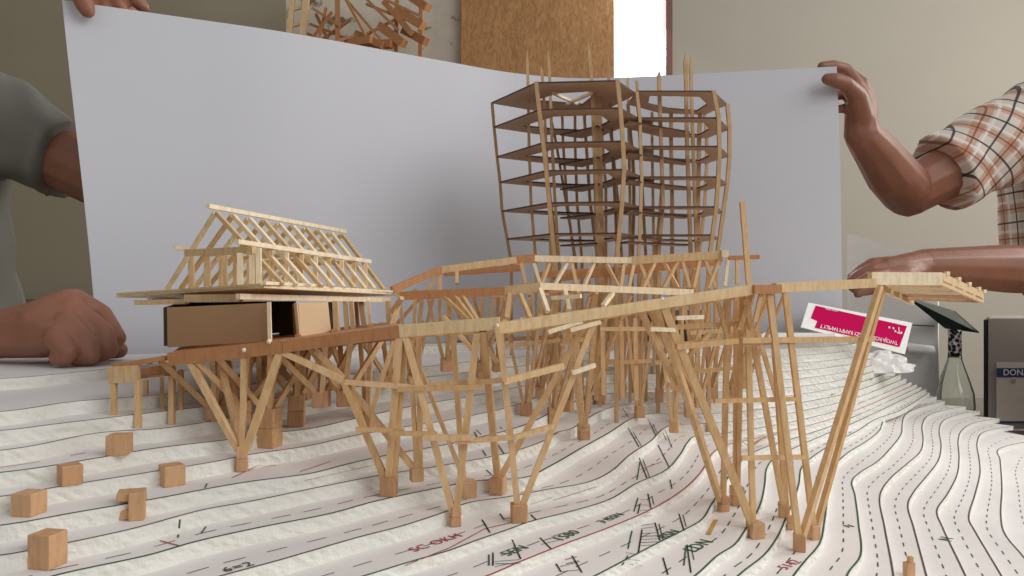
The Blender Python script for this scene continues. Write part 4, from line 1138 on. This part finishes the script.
# wooden study model on a wall shelf
shelf = thing('wall_shelf', 'wooden wall shelf carrying the brown stick model, mostly hidden by the sheet', 'shelf', (bx(350), YB-.14, 1.86))
box('shelf_board', (bx(350), YB-.17, 1.875), .66, .33, .025, M['brown'], shelf, 0, .002)
for k in (-.24, .24): stick('bracket', Vector((bx(350)+k, YB-.005, 1.70)), Vector((bx(350)+k, YB-.28, 1.862)), .02, M['brown'], shelf)
st = thing('stick_study_model', 'brown stick study model with ladder and thick bars, on the wall shelf', 'model', (bx(350), YB-.2, 1.8875))
ZS = 1.8885
def bp(x, y, d=2.98): return P(x, y, d)
def toz(p): return Vector((p.x, p.y, max(p.z, ZS)))
stick('ladder_rail', toz(bp(289,45)), bp(294,-20), .017, M['tan'], st); stick('ladder_rail', toz(bp(302,45)), bp(308,-20), .022, M['tan'], st)
for y in (-10, 10, 26): stick('ladder_rung', bp(291,y), bp(305,y-3), .010, M['tan'], st)
stick('upright', toz(bp(338,45)), bp(337,-20), .016, M['brown'], st)
for a, b in (((340,-8),(384,44)), ((344,-4),(370,44)), ((352,-15),(398,30)), ((366,4),(412,22)), ((374,-6),(420,16)), ((352,42),(398,18)), ((308,44),(332,12)), ((316,14),(330,44)), ((322,40),(350,20)), ((330,44),(360,34)), ((310,24),(345,38)), ((318,44),(326,8)), ((312,8),(340,26)), ((300,30),(330,44))):
    stick('thin_stick', toz(bp(a[0], a[1], 2.99+random.uniform(-.04,.04))), toz(bp(b[0], b[1], 2.99+random.uniform(-.04,.04))), .009, M['brown'], st)
for a, b, w in (((396,10),(423,26),.032), ((404,30),(426,42),.030), ((380,26),(404,44),.030), ((410,-4),(428,8),.03), ((384,2),(412,34),.018), ((356,34),(384,46),.026), ((346,44),(372,40),.028), ((362,46),(392,44),.028)):
    stick('thick_bar', toz(bp(a[0], a[1], 3.0)), toz(bp(b[0], b[1], 2.95)), w, M['brown'], st)
stick('upright', toz(bp(420,60,3.05)), bp(421,-10,3.05), .014, M['brown'], st); stick('upright', toz(bp(396,60,3.02)), bp(397,-10,3.02), .014, M['brown'], st)

# ------------------------------------------------------------------ light
w = bpy.data.worlds.new('world'); sc.world = w; w.use_nodes = True
w.node_tree.nodes['Background'].inputs[0].default_value = (1.0,.99,.97,1)
w.node_tree.nodes['Background'].inputs[1].default_value = .35
def area(name, loc, target, sx, sy, power, col):
    l = bpy.data.lights.new(name, 'AREA'); l.shape = 'RECTANGLE'; l.size = sx; l.size_y = sy; l.energy = power; l.color = col
    o = bpy.data.objects.new(name, l); COL.objects.link(o); o.location = loc
    o.rotation_euler = (Vector(target)-Vector(loc)).to_track_quat('-Z', 'Y').to_euler(); return o
area('window_and_fill_light', (3.1, 1.9, 2.2), (.1,.9,.9), 1.4, 1.2, 62, (1,.98,.95))
area('window_and_fill_light', (2.0, -.55, 2.5), (.42,1.0,.95), 2.4, 1.8, 39, (1,.985,.96))  # added lamp inside the room, not a window; gives falloff towards the left
area('window_and_fill_light', (-1.2, -1.9, 2.3), (-.2,1.1,1.25), 1.6, 1.4, 4, (.86,.93,1))  # added weak bluish fill from the front left, no window stands for it
area('window_and_fill_light', ((bx(612)+bx(665))/2, YB-.01, 2.1), (.2,1.2,1.0), .22, 1.2, 10, (1,1,1))

# ------------------------------------------------------------------ camera
cam = bpy.data.cameras.new('camera'); co = bpy.data.objects.new('camera', cam); COL.objects.link(co)
co.location = (0, 0, EYE); co.rotation_euler = (math.pi/2, 0, 0)
cam.sensor_width = 36; cam.lens = F/1024*36; cam.shift_y = 2/1024; cam.clip_start = .02
sc.camera = co
sc.view_settings.view_transform = 'Standard'; sc.view_settings.look = 'None'; sc.view_settings.gamma = 1
sc.view_settings.use_curve_mapping = False; sc.view_settings.exposure = 0
